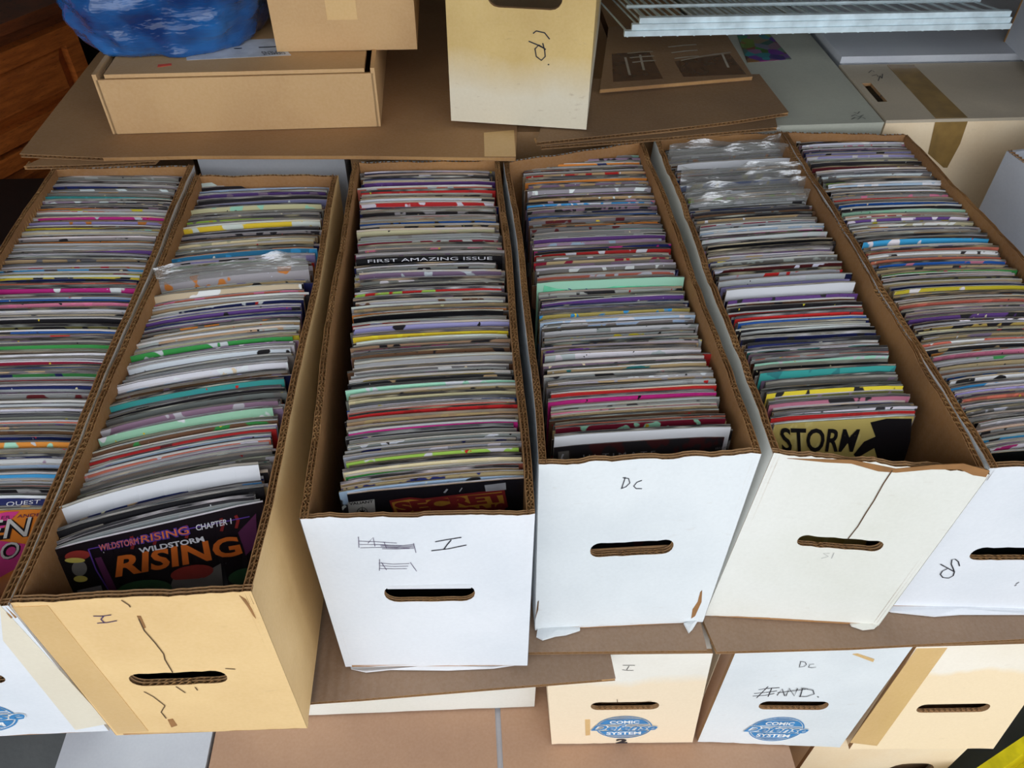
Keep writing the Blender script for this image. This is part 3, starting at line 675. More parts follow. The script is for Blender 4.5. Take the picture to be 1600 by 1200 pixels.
def cover_art():
    a = Art(FRONT['B'], FRONT['Bobj'])
    a.poly([(88, 872), (140, 860), (170, 930), (118, 932)], 'a_dark', lv=.5)
    a.ell(121, 868, 20, 8, 'a_red', ang=-.1); a.ell(117, 875, 16, 4, 'a_yellow', 2); a.ell(124, 888, 12, 12, 'a_grey', 1); a.ell(126, 904, 11, 5, 'a_yellow', 2); a.poly([(120, 922), (158, 914), (162, 928), (124, 932)], 'a_lgrey', lv=2)
    a.line([(138, 858), (200, 845), (300, 825), (390, 807)], .0012, 'a_violet', 1)
    a.line([(138, 858), (150, 890), (172, 926)], .0012, 'a_violet', 1)
    a.poly([(148, 872), (158, 870), (184, 924), (172, 926)], 'a_plum', lv=1)
    a.poly([(372, 832), (400, 802), (402, 850), (384, 868)], 'a_plum', lv=.7)
    for x in (205, 240, 290, 345, 368): a.line([(x, 838-(x-205)*.2), (x+4, 846-(x-205)*.2), (x+1, 858-(x-205)*.2)], .003, 'a_maroon', .6)
    a.ell(225, 922, 44, 16, 'a_green', 1, -.1); a.ell(300, 895, 34, 12, 'a_red', 1, -.15); a.poly([(270, 905), (310, 900), (345, 880), (350, 925), (262, 928)], 'a_grey', lv=.8); a.ell(382, 900, 26, 12, 'a_green', .9, -.2)
    a.text('WILDSTORM', [(155, 862), (218, 850), (216, 838), (153, 851)], 'a_violet', 1.5, bold=.06); a.text('WILDSTORM', [(156, 860), (217, 849), (215, 840), (154, 851)], 'a_orange2', 2)
    a.text('RISING', [(220, 850), (298, 835), (294, 820), (219, 836)], 'a_violet', 1.5, bold=.06); a.text('RISING', [(221, 848), (296, 833), (292, 822), (220, 837)], 'a_orange2', 2)
    a.text('CHAPTER 1', [(307, 829), (362, 818), (361, 809), (305, 820)], 'a_white', 2, bold=.02)
    a.text('WILDSTORM', [(218, 864), (320, 845), (317, 837), (216, 856)], 'a_white', 3, bold=.03)
    a.text('RISING', [(176, 906), (384, 868), (374, 834), (182, 868)], 'a_dark', 1.8, bold=.08); a.text('RISING', [(180, 902), (380, 866), (370, 836), (184, 868)], 'a_orange', 2.4, bold=.03)
    a = Art(FRONT['C'], FRONT['Cobj'])
    a.poly([(608, 782), (640, 777), (662, 779), (788, 764), (794, 792), (775, 802), (620, 816)], 'a_maroon', lv=.8); a.poly([(612, 785), (640, 780), (660, 782), (784, 768), (789, 790), (620, 812)], 'a_gold', lv=1.1)
    a.text('SECRET', [(622, 802), (792, 783), (786, 769), (614, 785)], 'a_maroon', 2, bold=.06); a.text('WEAPONS', [(630, 822), (792, 804), (790, 785), (624, 803)], 'a_maroon', 2, bold=.04)
    a.poly([(543, 785), (585, 780), (588, 814), (547, 818)], 'a_silver', lv=1); a.text('VALIANT', [(546, 789), (583, 785), (583, 781), (545, 785)], 'a_dark', 2, bold=.03)
    st = [];  cx, cy = 566, 800
    for k in range(16):
        r = (13 if k % 4 == 0 else 8) if k % 2 == 0 else 2.6; st.append((cx+r*cos(k*pi/8), cy+r*.9*sin(k*pi/8)))
    a.poly(st, 'a_dark', lv=2); a.line([(cx+8*cos(t*pi/10), cy+7.4*sin(t*pi/10)) for t in range(21)], .0007, 'a_dark', 2)
    a.poly([(757, 758), (790, 754), (791, 765), (759, 768)], 'a_lgrey', 'barcode', 1)
    a.line([(694, 770), (699, 764)], .002, 'a_lgrey', 1); a.line([(718, 768), (722, 762)], .001, 'a_lgrey', 1)
    a = Art(FRONT['D'], FRONT['Dobj'])
    a.text('ULTIMATE', [(912, 717), (1024, 712), (1024, 704), (911, 710)], 'a_lgrey', 2, space=1.5)
    a.text('ISSUE', [(1118, 702), (1136, 700), (1136, 697), (1118, 699)], 'a_lgrey', 2); a.text('20', [(1115, 718), (1134, 717), (1134, 704), (1116, 705)], 'a_lgrey', 2, bold=.03)
    a.poly([(872, 706), (889, 704), (890, 724), (873, 725)], 'a_grey', lv=1); a.line([(880, 709), (877, 716), (884, 720), (884, 723)], .002, 'a_white', 2)
    a = Art(FRONT['E'], FRONT['Eobj'])
    a.poly([(1360, 660), (1385, 654), (1425, 654), (1422, 690), (1412, 722), (1372, 720), (1366, 700), (1338, 716), (1334, 710), (1350, 690), (1368, 682)], 'a_dark', lv=1)
    a.text('STORM', [(1224, 706), (1336, 706), (1344, 670), (1214, 668)], 'a_dark', 2, bold=.02, shear=.15)
    a = Art(FRONT['A'], FRONT['Aobj'])
    a.poly([(-60, 815), (10, 800), (30, 799), (0, 830), (-60, 850)], 'a_magenta', lv=.6); a.poly([(-60, 850), (0, 845), (40, 850), (30, 885), (-40, 925), (-80, 930)], 'a_magenta', lv=.6)
    a.text('ER · ANDE', [(2, 811), (62, 806), (63, 801), (3, 806)], 'a_plum', 2)
    a.text('EN', [(-22, 846), (44, 838), (52, 808), (-16, 816)], 'a_dark', 1.6, bold=.05); a.text('EN', [(-24, 844), (42, 837), (50, 807), (-18, 814)], 'a_silver', 2)
    a.text('O', [(0, 876), (28, 872), (36, 846), (4, 849)], 'a_dark', 1.6, bold=.05); a.text('O', [(-1, 875), (26, 871), (34, 845), (3, 848)], 'a_silver', 2)
    if 'A793' in FRONT:
        a = Art(*FRONT['A793']); a.text('QUEST', [(10, 792), (62, 787), (64, 780), (10, 784)], 'a_white', 2)
    if 'C411' in FRONT:
        a = Art(*FRONT['C411']); fn_ = cover_fn(a.cols, .0008); mb = MB(); put_text(mb, 'FIRST AMAZING ISSUE', lambda x, y: fn_(x, y), .08, .93, .0062, .0018); mb.build('title_lettering', 'a_white', a.ob)
    if 'D452' in FRONT:
        a = Art(*FRONT['D452'])
        a.poly([(848, 460), (850, 446), (870, 451), (920, 456), (960, 447), (1054, 446), (1060, 457), (960, 460)], 'a_mint', 'crinkled_bag', .6)
        for x in (888, 915, 970, 998, 1025): a.line([(x-4, 453), (x, 456), (x+4, 452), (x, 451)], .0012, 'a_navy', 1.5)
cover_art()

# ------------------------------------------------------------------ corrugated sheets
def sheet(name, label, pts, z0, th, mat, edges, cat='cardboard sheet', group=None, zfn=None, layers=1):
    """flat corrugated sheet from an outline (x, y), fluting shown along the edges listed"""
    c = sum((Vector((p[0], p[1], 0)) for p in pts), Vector())/len(pts); root = thing(name, label, cat, (c.x, c.y, z0), group)
    zf = zfn or (lambda x, y: 0); g = lambda x, y, z: Vector((x, y, z+zf(x, y)))
    t = .0006; mb = MB()
    for k in range(layers+1):
        z = z0+(th-t)*k/layers; mb.prism(pts, z, z+t, 0 if k == layers else 1, 1, g)
    mb.build('liner', [mat, 'kraft'], root)
    fl = MB(); n = len(pts)
    for k in range(layers):
        zm = z0+(th/layers)*(k+.5)
        for i in range(n):
            p, q = Vector((*pts[i], 0)), Vector((*pts[(i+1) % n], 0)); d = (q-p).normalized(); nn = Vector((-d.y, d.x, 0))
            if (c-p).dot(nn) < 0: nn = -nn
            a, b = p+nn*.0008, q+nn*.0008
            if i in edges: flute(fl, g(a.x, a.y, zm), g(b.x, b.y, zm), Vector((0, 0, 1)), nn, th/layers*.42, .015)
            else: fl.quad(g(a.x, a.y, zm-th/layers*.4), g(b.x, b.y, zm-th/layers*.4), g(b.x, b.y, zm+th/layers*.4), g(a.x, a.y, zm+th/layers*.4))
    fl.build('fluting', 'flute', root); return root
def xy(p): return (p.x, p.y)
def pz(z, *pp): return [xy(hit(a, b, z)) for a, b in pp]
def wavy(pts, i, n, amp, seed):      # roughen edge i of an outline
    r = random.Random(seed); p, q = Vector(pts[i]), Vector(pts[(i+1) % len(pts)]); d = (q-p); nn = Vector((-d.y, d.x)).normalized()
    mid = [tuple(p+d*(k/n)+nn*r.uniform(-amp, amp)) for k in range(1, n)]
    return pts[:i+1]+mid+pts[i+1:]
def under_sheets():
    z = .562
    f = pz(z+.006, (430, 1104), (490, 1097), (565, 1092), (760, 1076), (962, 1060), (953, 1018)); pts = f+[(f[-1][0]+.02, .95), (-.45, .95)]
    sheet('cardboard_sheet', 'brown corrugated sheet with tape under the white box marked I', pts, z, .0058, 'kraft_grey', [0, 1, 2, 3, 4])
    f = pz(z+.0125, (826, 1019), (1105, 1016), (1060, 1005)); pts = [f[0], f[1], (f[1][0]+.01, .95), (f[0][0]-.02, .95)]
    sheet('cardboard_sheet', 'narrow brown ribbed sheet under the upper box marked DC', pts, z+.0064, .0058, 'kraft_grey', [0])
    f = pz(z+.0125, (1120, 1018), (1330, 1012), (1600, 998), (1760, 990)); b = hit(1100, 972, z+.0125); pts = f+[(f[-1][0]+.06, .95), (b.x+.02, .95), (b.x, b.y)]
    sheet('cardboard_sheet', 'wide brown ribbed sheet under the cracked ivory box', pts, z+.0064, .0058, 'kraft_grey', [0, 1, 2, 5, 6])
under_sheets()

# ------------------------------------------------------------------ lower boxes
def closed_box(name, label, B, mat, side=None, top=None, hole=None, lid=None, cat='box', group=None, bottom_rag=True, tape=None):
    """closed long box as six boards; front board keeps its hand hole and layered edge"""
    root = thing(name, label, cat, tuple(B(B.W/2, B.L/2, 0)), group); side = side or mat; t = .006; W_, L_, H = B.W, B.L, B.H
    out = [(W_*i/20, random.Random(i*7+int(W_*1e4)).uniform(0, .002) if 0 < i < 20 else 0) for i in range(21)]+[(W_, H), (0, H)]; holes = []
    if hole:
        x0, x1, z0, z1 = hole; r = (z1-z0)*.45; hp = []
        for cx, cz, a0 in ((x1-r, z1-r, 0), (x0+r, z1-r, 90), (x0+r, z0+r, 180), (x1-r, z0+r, 270)):
            for k in range(5): a = radians(a0+k*22.5); hp.append((cx+r*cos(a), cz+r*sin(a)))
        holes = [hp]
    vs, fs = fill2d(out, holes); mb = MB()
    mb.add([B(x, 0, z) for x, z in vs], fs, 0); mb.add([B(x, t, z) for x, z in vs], [f[::-1] for f in fs], 1)
    for loop in [out]+holes:
        m = len(loop)
        for i in range(m): p, q = loop[i], loop[(i+1) % m]; mb.quad(B(p[0], 0, p[1]), B(q[0], 0, q[1]), B(q[0], t, q[1]), B(p[0], t, p[1]), 1)
    fp = mb.build('front_panel', [mat, 'kraft'], root)
    if hole:
        fl = MB()
        for d in (t*.3, t*.7): flute(fl, B(x0+r*.6, d, z0+.0012), B(x1-r*.6, d, z0+.0012), Vector((0, 1, 0)), Vector((0, 0, -1)), .0012, .004)
        fl.build('corrugated_edge', 'flute', fp)
        mb = MB(); mb.box((x0-.03, .02, max(.008, z0-.06)), (x1+.03, .024, z0+.002), 0, B); mb.build('inner_layer', 'kraft_dark', fp)
    for x in (0, W_-t):
        mb = MB(); mb.box((x, t, 0), (x+t, L_, H), 0, B); mb.build('side_panel', side, root)
    mb = MB(); mb.box((t, L_-t, 0), (W_-t, L_, H), 0, B); mb.build('back_panel', side, root)
    mb = MB(); mb.box((t, t, 0), (W_-t, L_-t, t), 0, B); mb.build('bottom_panel', side, root)
    if lid != 'none':
        mb = MB(); mb.box((t, t, H-t), (W_-t, L_-t, H), 0, B); mb.build('top_panel', top or side, root)
    return root, fp
def lowbox(tfl, tfr, bfl, bfr, zt, zb, L_=.66, skew=None):
    tf = (hit(*tfl, zt), hit(*tfr, zt)); bf = (hit(*bfl, zb), hit(*bfr, zb)); d = (tf[1]-tf[0]); n = Vector((-d.y, d.x, 0)).normalized()*L_
    if skew is not None: n = Vector((skew, L_, 0))
    return Box(tf, (tf[0]+n, tf[1]+n), bf, (bf[0]+n, bf[1]+n))
def lower():
    zt, zb = .561, .286
    B = BX['G'] = lowbox((852, 1024), (1114, 1021), (862, 1163), (1082, 1160), zt, zb, .6, 0)
    r, fp = closed_box('comic_box', 'half-yellowed closed box with blue emblem and a 2, on the carton', B, 'cream2', hole=hole_px(B, (923, 1104), (1030, 1101), (975, 1097), (975, 1109)))
    c = B.front(975, 1136); e = B.front(1019, 1136); logo(B, fp, c[0], c[1], (e[0]-c[0]))
    mb = MB(); q = [B.front(*p) for p in ((962, 1162), (980, 1162), (980, 1154), (962, 1154))]; put_text(mb, '2', lambda x, z: B(x, -.0006, z), q[0][0], q[1][0], max(.0015, q[0][1]+.0005), max(.012, q[2][1]), bold=.06); mb.build('number', 'ink', fp)
    ink(B, fp, [[(973, 1039), (982, 1039), (992, 1039)], [(972, 1046), (980, 1047), (990, 1047)], [(983, 1040), (981, 1043), (979, 1046)]], .0009)
    patch(B, fp, [(914, 1124), (922, 1124), (922, 1148), (915, 1149)], 'tape_tan', 'tape_scrap')
    ink(B, fp, [[(935, 1097), (960, 1098), (990, 1098), (1018, 1095)], [(964, 1092), (965, 1098)]], .0008, 'crack', 'crack')
    B = BX['H'] = lowbox((1150, 1018), (1426, 1011), (1090, 1159), (1312, 1168), zt, zb, .6, .03)
    r, fp = closed_box('comic_box', 'white closed box marked DC with crossed-out word and blue emblem', B, 'white_b', side='kraft_pink', hole=hole_px(B, (1186, 1102), (1294, 1103), (1240, 1096), (1240, 1109)))
    c = B.front(1213, 1139); e = B.front(1256, 1139); logo(B, fp, c[0], c[1], (e[0]-c[0]))
    ink(B, fp, [[(1251, 1033), (1249, 1041)], [(1250, 1033), (1258, 1034), (1260, 1038), (1256, 1041), (1248, 1042)], [(1272, 1037), (1265, 1038), (1263, 1042), (1268, 1043), (1275, 1042)]], .0009)
    ink(B, fp, [[(1185, 1077), (1200, 1075), (1218, 1074)], [(1178, 1083), (1200, 1081), (1214, 1079)], [(1176, 1087), (1195, 1086), (1210, 1083)], [(1200, 1072), (1192, 1080), (1182, 1090)], [(1206, 1074), (1200, 1088)], [(1214, 1086), (1222, 1076), (1226, 1087)],
                [(1215, 1082), (1240, 1079), (1262, 1076)], [(1228, 1087), (1233, 1075), (1241, 1087), (1246, 1075)], [(1254, 1075), (1250, 1088)], [(1252, 1075), (1270, 1078), (1272, 1084), (1260, 1088), (1248, 1088)], [(1277, 1088), (1279, 1089)]], .0014)
    patch(B, fp, [(1332, 1022), (1340, 1021), (1366, 1030), (1364, 1034)], 'tape_tan', 'stain_scrap')
    mb = MB(); mb.box((-.0008, .03, B.H*.02), (0, .06, B.H*.99), 0, B); mb.build('tape', 'tape_ivory', r)
    B = BX['I'] = lowbox((1432, 1011), (1668, 1004), (1327, 1171), (1552, 1170), zt, zb, .6, .03)
    r, fp = closed_box('comic_box', 'cream closed box with wide tan tape down its front edge', B, 'cream3', hole=hole_px(B, (1433, 1107), (1546, 1106), (1490, 1100), (1490, 1113)))
    patch(B, fp, [(1432, 1013), (1480, 1012), (1370, 1165), (1328, 1160)], 'tape_tan', 'tape')
    # long white box lying sideways under the tan box
    a, b = hit(835, 1104, zb), hit(485, 1118, zb); d = (b-a).normalized()*.62; n = Vector((-d.y, d.x, 0)).normalized()*-.26
    Bj = Box((Vector((*xy(a+d), zt)), Vector((*xy(a), zt))), (Vector((*xy(a+d+n), zt)), Vector((*xy(a+n), zt))), (a+d, a), (a+d+n, a+n))
    closed_box('storage_box', 'long white box lying sideways under the brown taped sheet', Bj, 'white_e')
    # big brown carton the lower boxes stand on: two flaps with a gap between
    z1 = .284; l0, l1, g0, g1, r1 = (hit(*p, z1).x for p in ((326, 1200), (330, 1170), (777, 1190), (786, 1190), (1240, 1190)))
    y0, y1 = .30, 1.08; root = thing('carton', 'large brown carton with two top flaps and a gap between them', 'carton', ((l0+r1)/2, (y0+y1)/2, 0))
    for nm, lo, hi in (('side_panel', (l0, y0, 0), (l0+.006, y1, z1-.005)), ('side_panel', (r1-.006, y0, 0), (r1, y1, z1-.005)), ('front_panel', (l0+.006, y0, 0), (r1-.006, y0+.006, z1-.005)), ('back_panel', (l0+.006, y1-.006, 0), (r1-.006, y1, z1-.005)), ('bottom_panel', (l0+.006, y0+.006, 0), (r1-.006, y1-.006, .005))):
        mb = MB(); mb.box(lo, hi); mb.build(nm, 'kraft_pink', root)
    for xa, xb in ((l0, g0), (g1, r1)):
        mb = MB(); mb.box((xa, y0, z1-.005), (xb, y1, z1)); mb.build('flap', 'kraft_pink', root)
    mb = MB(); mb.box((g0-.06, y0+.006, z1-.012), (g1+.06, y1-.3, z1-.0055)); mb.build('inner_flap', 'coolwhite', root)
    # white lidded box on the floor, left of the carton
    x0, x1 = hit(86, 1200, z1).x, hit(325, 1200, z1).x-.004
    root = thing('storage_box', 'white lidded box standing on the concrete floor beside the brown carton', 'box', ((x0+x1)/2, .65, 0))
    mb = MB(); mb.box((x0+.004, .30, 0), (x1-.004, .96, z1-.004)); mb.build('body', 'coolwhite', root)
    mb = MB(); mb.box((x0, .295, z1-.06), (x1, .965, z1), 0); mb.build('lid', 'coolwhite', root)
    # cream box with a square hand hole, under the taped cream box
    zt3 = .2845; B = lowbox((1280, 1156), (1530, 1152), (1275, 1310), (1470, 1310), zt3, .001, .6, .03)
    tf = B.c[0]; B = Box(tf, B.c[1], (tf[0]+Vector((.0, 0, .001-zt3)), tf[1]+Vector((0, 0, .001-zt3))), (B.c[1][0]+Vector((0, 0, .001-zt3)), B.c[1][1]+Vector((0, 0, .001-zt3))))
    closed_box('comic_box', 'cream box with a square hand hole, lowest in its stack', B, 'cream', hole=hole_px(B, (1388, 1200), (1460, 1200), (1420, 1193), (1420, 1215)))
    # yellow crate and an olive bag in the lower right
    p = hit(1600, 1168, .2); q = hit(1553, 1200, .2); d = (p-q).normalized(); n = Vector((d.y, -d.x, 0)); root = thing('plastic_crate', 'bright yellow plastic crate on the floor by the cream boxes', 'crate', (p.x+.1, p.y-.15, 0))
    a0 = q-d*.12; 
    def fr(s, t, z): return a0+d*s+n*t+Vector((0, 0, z-.2))
    for lo, hi in (((0, 0, .0), (.45, .006, .2)), ((0, .294, 0), (.45, .3, .2)), ((0, .006, 0), (.006, .294, .2)), ((.444, .006, 0), (.45, .294, .2)), ((.006, .006, 0), (.444, .294, .006))):
        mb = MB(); mb.box(lo, hi, 0, fr); mb.build('wall_panel' if hi[2] > .1 else 'base_panel', 'yellow', root)
    mb = MB()
    for lo, hi in (((-.012, -.012, .19), (.462, .0, .2)), ((-.012, .3, .19), (.462, .312, .2)), ((-.012, 0, .19), (0, .3, .2)), ((.45, 0, .19), (.462, .3, .2))): mb.box(lo, hi, 0, fr)
    mb.build('rim', 'yellow', root)
    root = thing('cloth_bag', 'dull olive cloth bag in the shade beside the taped cream box', 'bag', (.83, .585, 0))
    c = Vector(root['_w']); mb = MB(); nu, nv = 20, 12
    for i in range(nv+1):
        th = i/nv; rr = (sin(pi*min(.999, th*.8+.2)))**.45
        for k in range(nu): a = 2*pi*k/nu; w = 1+.06*sin(5*a+3*th)+.04*sin(9*a); mb.v.append(c+Vector((cos(a)*.065*rr*w, sin(a)*.065*rr*w, .34*th)))
    for i in range(nv):
        for k in range(nu): mb.f.append([i*nu+k, i*nu+(k+1) % nu, (i+1)*nu+(k+1) % nu, (i+1)*nu+k]); mb.m.append(0)
    mb.f.append([nv*nu+k for k in range(nu)]); mb.m.append(0); mb.f.append([k for k in reversed(range(nu))]); mb.m.append(0)
    mb.build('bag_body', 'olive', root, smooth=True)
    mb = MB(); mb.tube([c+Vector((-.05, 0, .335)), c+Vector((-.04, 0, .38)), c+Vector((.04, 0, .385)), c+Vector((.06, 0, .335))], .006); mb.build('strap', 'olive', root)
lower()

# ------------------------------------------------------------------ behind the boxes
def slab_part(root, name, mat, pts, z0, z1, side=None):
    mb = MB(); mb.prism(pts, z0, z1, 0, None if side is None else 1); return mb.build(name, [mat]+([side] if side else []), root)
def frame_box(root, name, mat, o, d, n, w, dep, z0, z1, t=.005, top=True, topmat=None):
    """board box standing on o with front edge along d (unit), depth along n: separate panels under root"""
    def g(x, y, z): return o+d*x+n*y+Vector((0, 0, z-o.z))
    for nm, lo, hi in (('front_panel', (0, 0, z0), (w, t, z1)), ('back_panel', (0, dep-t, z0), (w, dep, z1)), ('side_panel', (0, t, z0), (t, dep-t, z1)), ('side_panel', (w-t, t, z0), (w, dep-t, z1)), ('bottom_panel', (t, t, z0), (w-t, dep-t, z0+t))):
        mb = MB(); mb.box(lo, hi, 0, g); mb.build(nm, mat, root)
    if top: mb = MB(); mb.box((t, t, z1-t), (w-t, dep-t, z1), 0, g); mb.build('top_panel', topmat or mat, root)
    return g
def hand_hole_panel(root, mat, g, w, z0, z1, hole, t=.006):
    x0, x1, h0, h1 = hole; r = (h1-h0)*.45; hp = []
    for cx, cz, a0 in ((x1-r, h1-r, 0), (x0+r, h1-r, 90), (x0+r, h0+r, 180), (x1-r, h0+r, 270)):
        for k in range(5): a = radians(a0+k*22.5); hp.append((cx+r*cos(a), cz+r*sin(a)))
    out = [(0, z0), (w, z0), (w, z1), (0, z1)]; vs, fs = fill2d(out, [hp]); mb = MB()
    mb.add([g(x, 0, z) for x, z in vs], fs, 0); mb.add([g(x, t, z) for x, z in vs], [f[::-1] for f in fs], 1)
    for loop in (out, hp):
        m = len(loop)
        for i in range(m): p, q = loop[i], loop[(i+1) % m]; mb.quad(g(p[0], 0, p[1]), g(q[0], 0, q[1]), g(q[0], t, q[1]), g(p[0], t, p[1]), 1)
    return mb.build('front_panel', [mat, 'kraft'], root)
def marks(root, pts_list, z, w, mat='ink', name='handwriting'):
    mb = MB()
    for st in pts_list: stroke(mb, [xy(hit(a, b, z)) for a, b in st], lambda x, y: Vector((x, y, z+.0006)), w)
    return mb.build(name, mat, root)
def rear():
    # boxes standing behind, carrying the big sheet
    zt = .864
    a, b = hity(312, 262, 1.105), hity(540, 262, 1.105)
    for x0, x1, y0, mat, lab in ((a.x, b.x, 1.105, 'coolwhite', 'white box in the shade behind the tan cracked box'), (-.64, -.42, 1.16, 'kraft_dark', 'brown box in the dark behind the box with blue emblem'),
                                 (b.x+.008, .045, 1.112, 'kraft', 'brown box behind the white box marked I'), (.055, .275, 1.14, 'kraft', 'brown box behind the upper box marked DC'), (.285, hit(1196, 197, .8635).x-.03, 1.156, 'kraft', 'brown box behind the cracked ivory box')):
        root = thing('storage_box', lab, 'box', ((x0+x1)/2, y0+.33, 0)); frame_box(root, 'b', mat, Vector((x0, y0, 0)), Vector((1, 0, 0)), Vector((0, 1, 0)), x1-x0, .6, 0, zt)
    z = .865
    f = pz(z+.006, (30, 240), (160, 246), (300, 243), (560, 243), (700, 245), (806, 246), (808, 196)); bl = hit(152, 84, z+.006); pts = f+[(f[-1][0]-.01, 1.62), (bl.x+.02, 1.62), (bl.x-.0, bl.y)]
    r = sheet('cardboard_sheet', 'large flat brown sheet carrying the tan mailer box and blue bag', pts, z, .0055, 'kraft', [0])
    mb = MB(); q = pz(z+.006, (756, 207), (803, 203), (806, 244), (757, 244)); mb.prism(q, z+.0055, z+.0058); mb.build('tape', 'tape_tan', r)
    f = pz(z+.004, (34, 254), (120, 252), (240, 246), (250, 240), (40, 244)); sheet('cardboard_sheet', 'torn lower layer of brown board under the corner of the large sheet', [f[0], f[1], f[2], (f[2][0]+.02, 1.155), (f[0][0]+.06, 1.155)], z-.007, .005, 'kraft', [0, 1])
    z2 = .8650
    f = pz(z2+.006, (846, 228), (1040, 214), (1215, 198)); g = pz(z2+.006, (1205, 150)); sheet('cardboard_sheet', 'lower brown corrugated sheet with open flutes above the film-bagged comics', f+g+[(f[0][0]+.03, g[0][1])], z2, .0052, 'kraft_dark', [0, 1, 2])
    f = pz(z2+.012, (838, 222), (1040, 202), (1150, 190), (1232, 178), (1186, 118)); sheet('cardboard_sheet', 'upper dark brown corrugated sheet with a ragged corner', f+[(f[0][0]+.05, f[-1][1])], z2+.006, .0055, 'kraft_dark', [0, 1, 2, 3], zfn=lambda x, y: max(0, (x-.3)*.015))
    f = pz(z2+.02, (905, 142), (1176, 121), (1122, 34), (905, 44)); f[0] = (max(f[0][0], .222), f[0][1]); f[3] = (max(f[3][0], .275), f[3][1]); r = sheet('cardboard_sheet', 'brown folded sheet with dark tape patches and torn white fibres', f, z2+.0155, .006, 'kraft_dark', [])
    zz = z2+.0217
    for q in (((956, 84), (1014, 80), (1036, 123), (958, 128)), ((1054, 96), (1140, 84), (1166, 116), (1068, 120))):
        mb = MB(); mb.prism(pz(zz, *q), zz-.0004, zz); mb.build('tape', 'tape_dark', r)
    fib = []
    for k in range(3): fib += [[(980+4*k, 84+7*k), (1000+3*k, 82+7*k), (1020+2*k, 81+7*k)], [(1044+5*k, 74+9*k), (1070+3*k, 71+9*k), (1088+2*k, 70+9*k)]]
    fib += [[(1064, 95), (1100, 88), (1142, 82)], [(977, 90), (984, 118)], [(1000, 86), (1006, 110)], [(1128, 84), (1138, 106)]]
    marks(r, fib, zz, .004, 'clear_tape', 'torn_fibre')
    # tan mailer box
    o = hit(180, 210, .871); e = hit(592, 198, .871); d = (e-o); w = d.length; d.normalize(); n = Vector((-d.y, d.x, 0)); h = .088
    root = thing('mailer_box', 'flat tan mailer box under the blue plastic bag', 'box', tuple(o+d*w/2+n*.15)); Z0 = .8715
    g = frame_box(root, 'm', 'carton', o, d, n, w, .30, Z0, Z0+h-.006, top=False, t=.004)
    mb = MB(); mb.box((.012, .004, Z0+h-.0055), (w-.012, .30, Z0+h), 0, g); mb.build('lid', 'carton', root)
    for xs in (-.003, w-.003):
        mb = MB(); mb.box((xs, .0, Z0+.0), (xs+.006, .3, Z0+h+.002), 0, g); mb.build('lid_flap', 'carton', root)
    zl = Z0+h+.0004
    lab = thing('shipping_label', 'white printed label stuck on the mailer box, half under the blue bag', 'label', tuple(hit(360, 88, zl)))
    q = pz(zl, (292, 94), (455, 86), (430, 60), (285, 66)); mb = MB(); mb.prism(q, zl-.0003, zl); mb.build('label_paper', 'label_white', lab)
    c = [Vector(p) for p in q]
    def lf(x, y): p = c[1]+(c[0]-c[1])*x; r_ = c[2]+(c[3]-c[2])*x; s_ = p+(r_-p)*y; return Vector((s_.x, s_.y, zl+.0004))
    mb = MB(); put_text(mb, 'SIEMENS', lf, .04, .26, .26, .06); [stroke(mb, [(x, y), (x+w, y)], lf, .05) for x, y, w in ((.05, .5, .2), (.42, .5, .08), (.8, .3, .1))]; mb.build('label_text', 'ink', lab)
    st = pz(zl, (246, 105), (268, 102), (268, 99), (247, 101)); mb = MB(); mb.prism(st, zl-.0002, zl+.0002); tag(mb.build('sticker', 'sticker_red', origin=hit(257, 102, zl)), 'small red-orange sticker on the mailer box lid', 'sticker')
    # carton on the mailer box
    Zq = Z0+h+.001; o2 = hit(433, 81, Zq); e2 = hit(652, 77, Zq); d2 = e2-o2; w2 = d2.length; d2.normalize(); n2 = Vector((-d2.y, d2.x, 0))
    root = thing('carton', 'small tan carton with a strip of tape standing on the mailer box', 'carton', tuple(o2+d2*w2/2+n2*.1)); g2 = frame_box(root, 'c', 'carton', o2, d2, n2, w2, .22, Zq, Zq+.17)
    mb = MB(); mb.box((w2*.39, -.0006, Zq+.045), (w2*.60, .0002, Zq+.172), 0, g2); mb.build('tape', 'tape_tan', root)
    # yellowed box turned upside down
    o = hit(705, 190, .8775); e = hit(916, 204, .8775); o.z = e.z = .8790; d = e-o; w = d.length; d.normalize(); n = Vector((-d.y, d.x, 0)); zb = .892-.02
    root = thing('comic_box', 'old yellow-stained box marked UP, set on the brown sheets', 'box', tuple(o+d*w/2+n*.21))
    def g(x, y, z): return o+d*x+n*y+Vector((0, 0, z-o.z))
    zb = o.z; fp = hand_hole_panel(root, 'old', g, w, zb, zb+.285, (w*.28, w*.78, zb+.169, zb+.203))
    for nm, lo, hi in (('side_panel', (0, .006, zb), (.006, .42, zb+.285)), ('side_panel', (w-.006, .006, zb), (w, .42, zb+.285)), ('back_panel', (.006, .414, zb), (w-.006, .42, zb+.285)), ('bottom_panel', (.006, .006, zb), (w-.006, .414, zb+.006))):
        mb = MB(); mb.box(lo, hi, 0, g); mb.build(nm, 'old' if nm != 'bottom_panel' else 'kraft', root)
    mb = MB(); fw = lambda x, z: g(x, -.0008, z)
    def rp(px, py):
        r_ = inv2(lambda x, z: g(x, 0, z), px, py, .1, zb+.1); return r_
    for st in ([(859, 61), (851, 51), (838, 48), (833, 52)], [(826, 64), (838, 69), (850, 75)], [(853, 77), (842, 70), (836, 76), (838, 88), (846, 94), (852, 88), (851, 78), (848, 67)], [(856, 100), (858, 101)]): stroke(mb, [rp(*p) for p in st], fw, .0017)
    mb.build('handwriting', 'ink', fp)
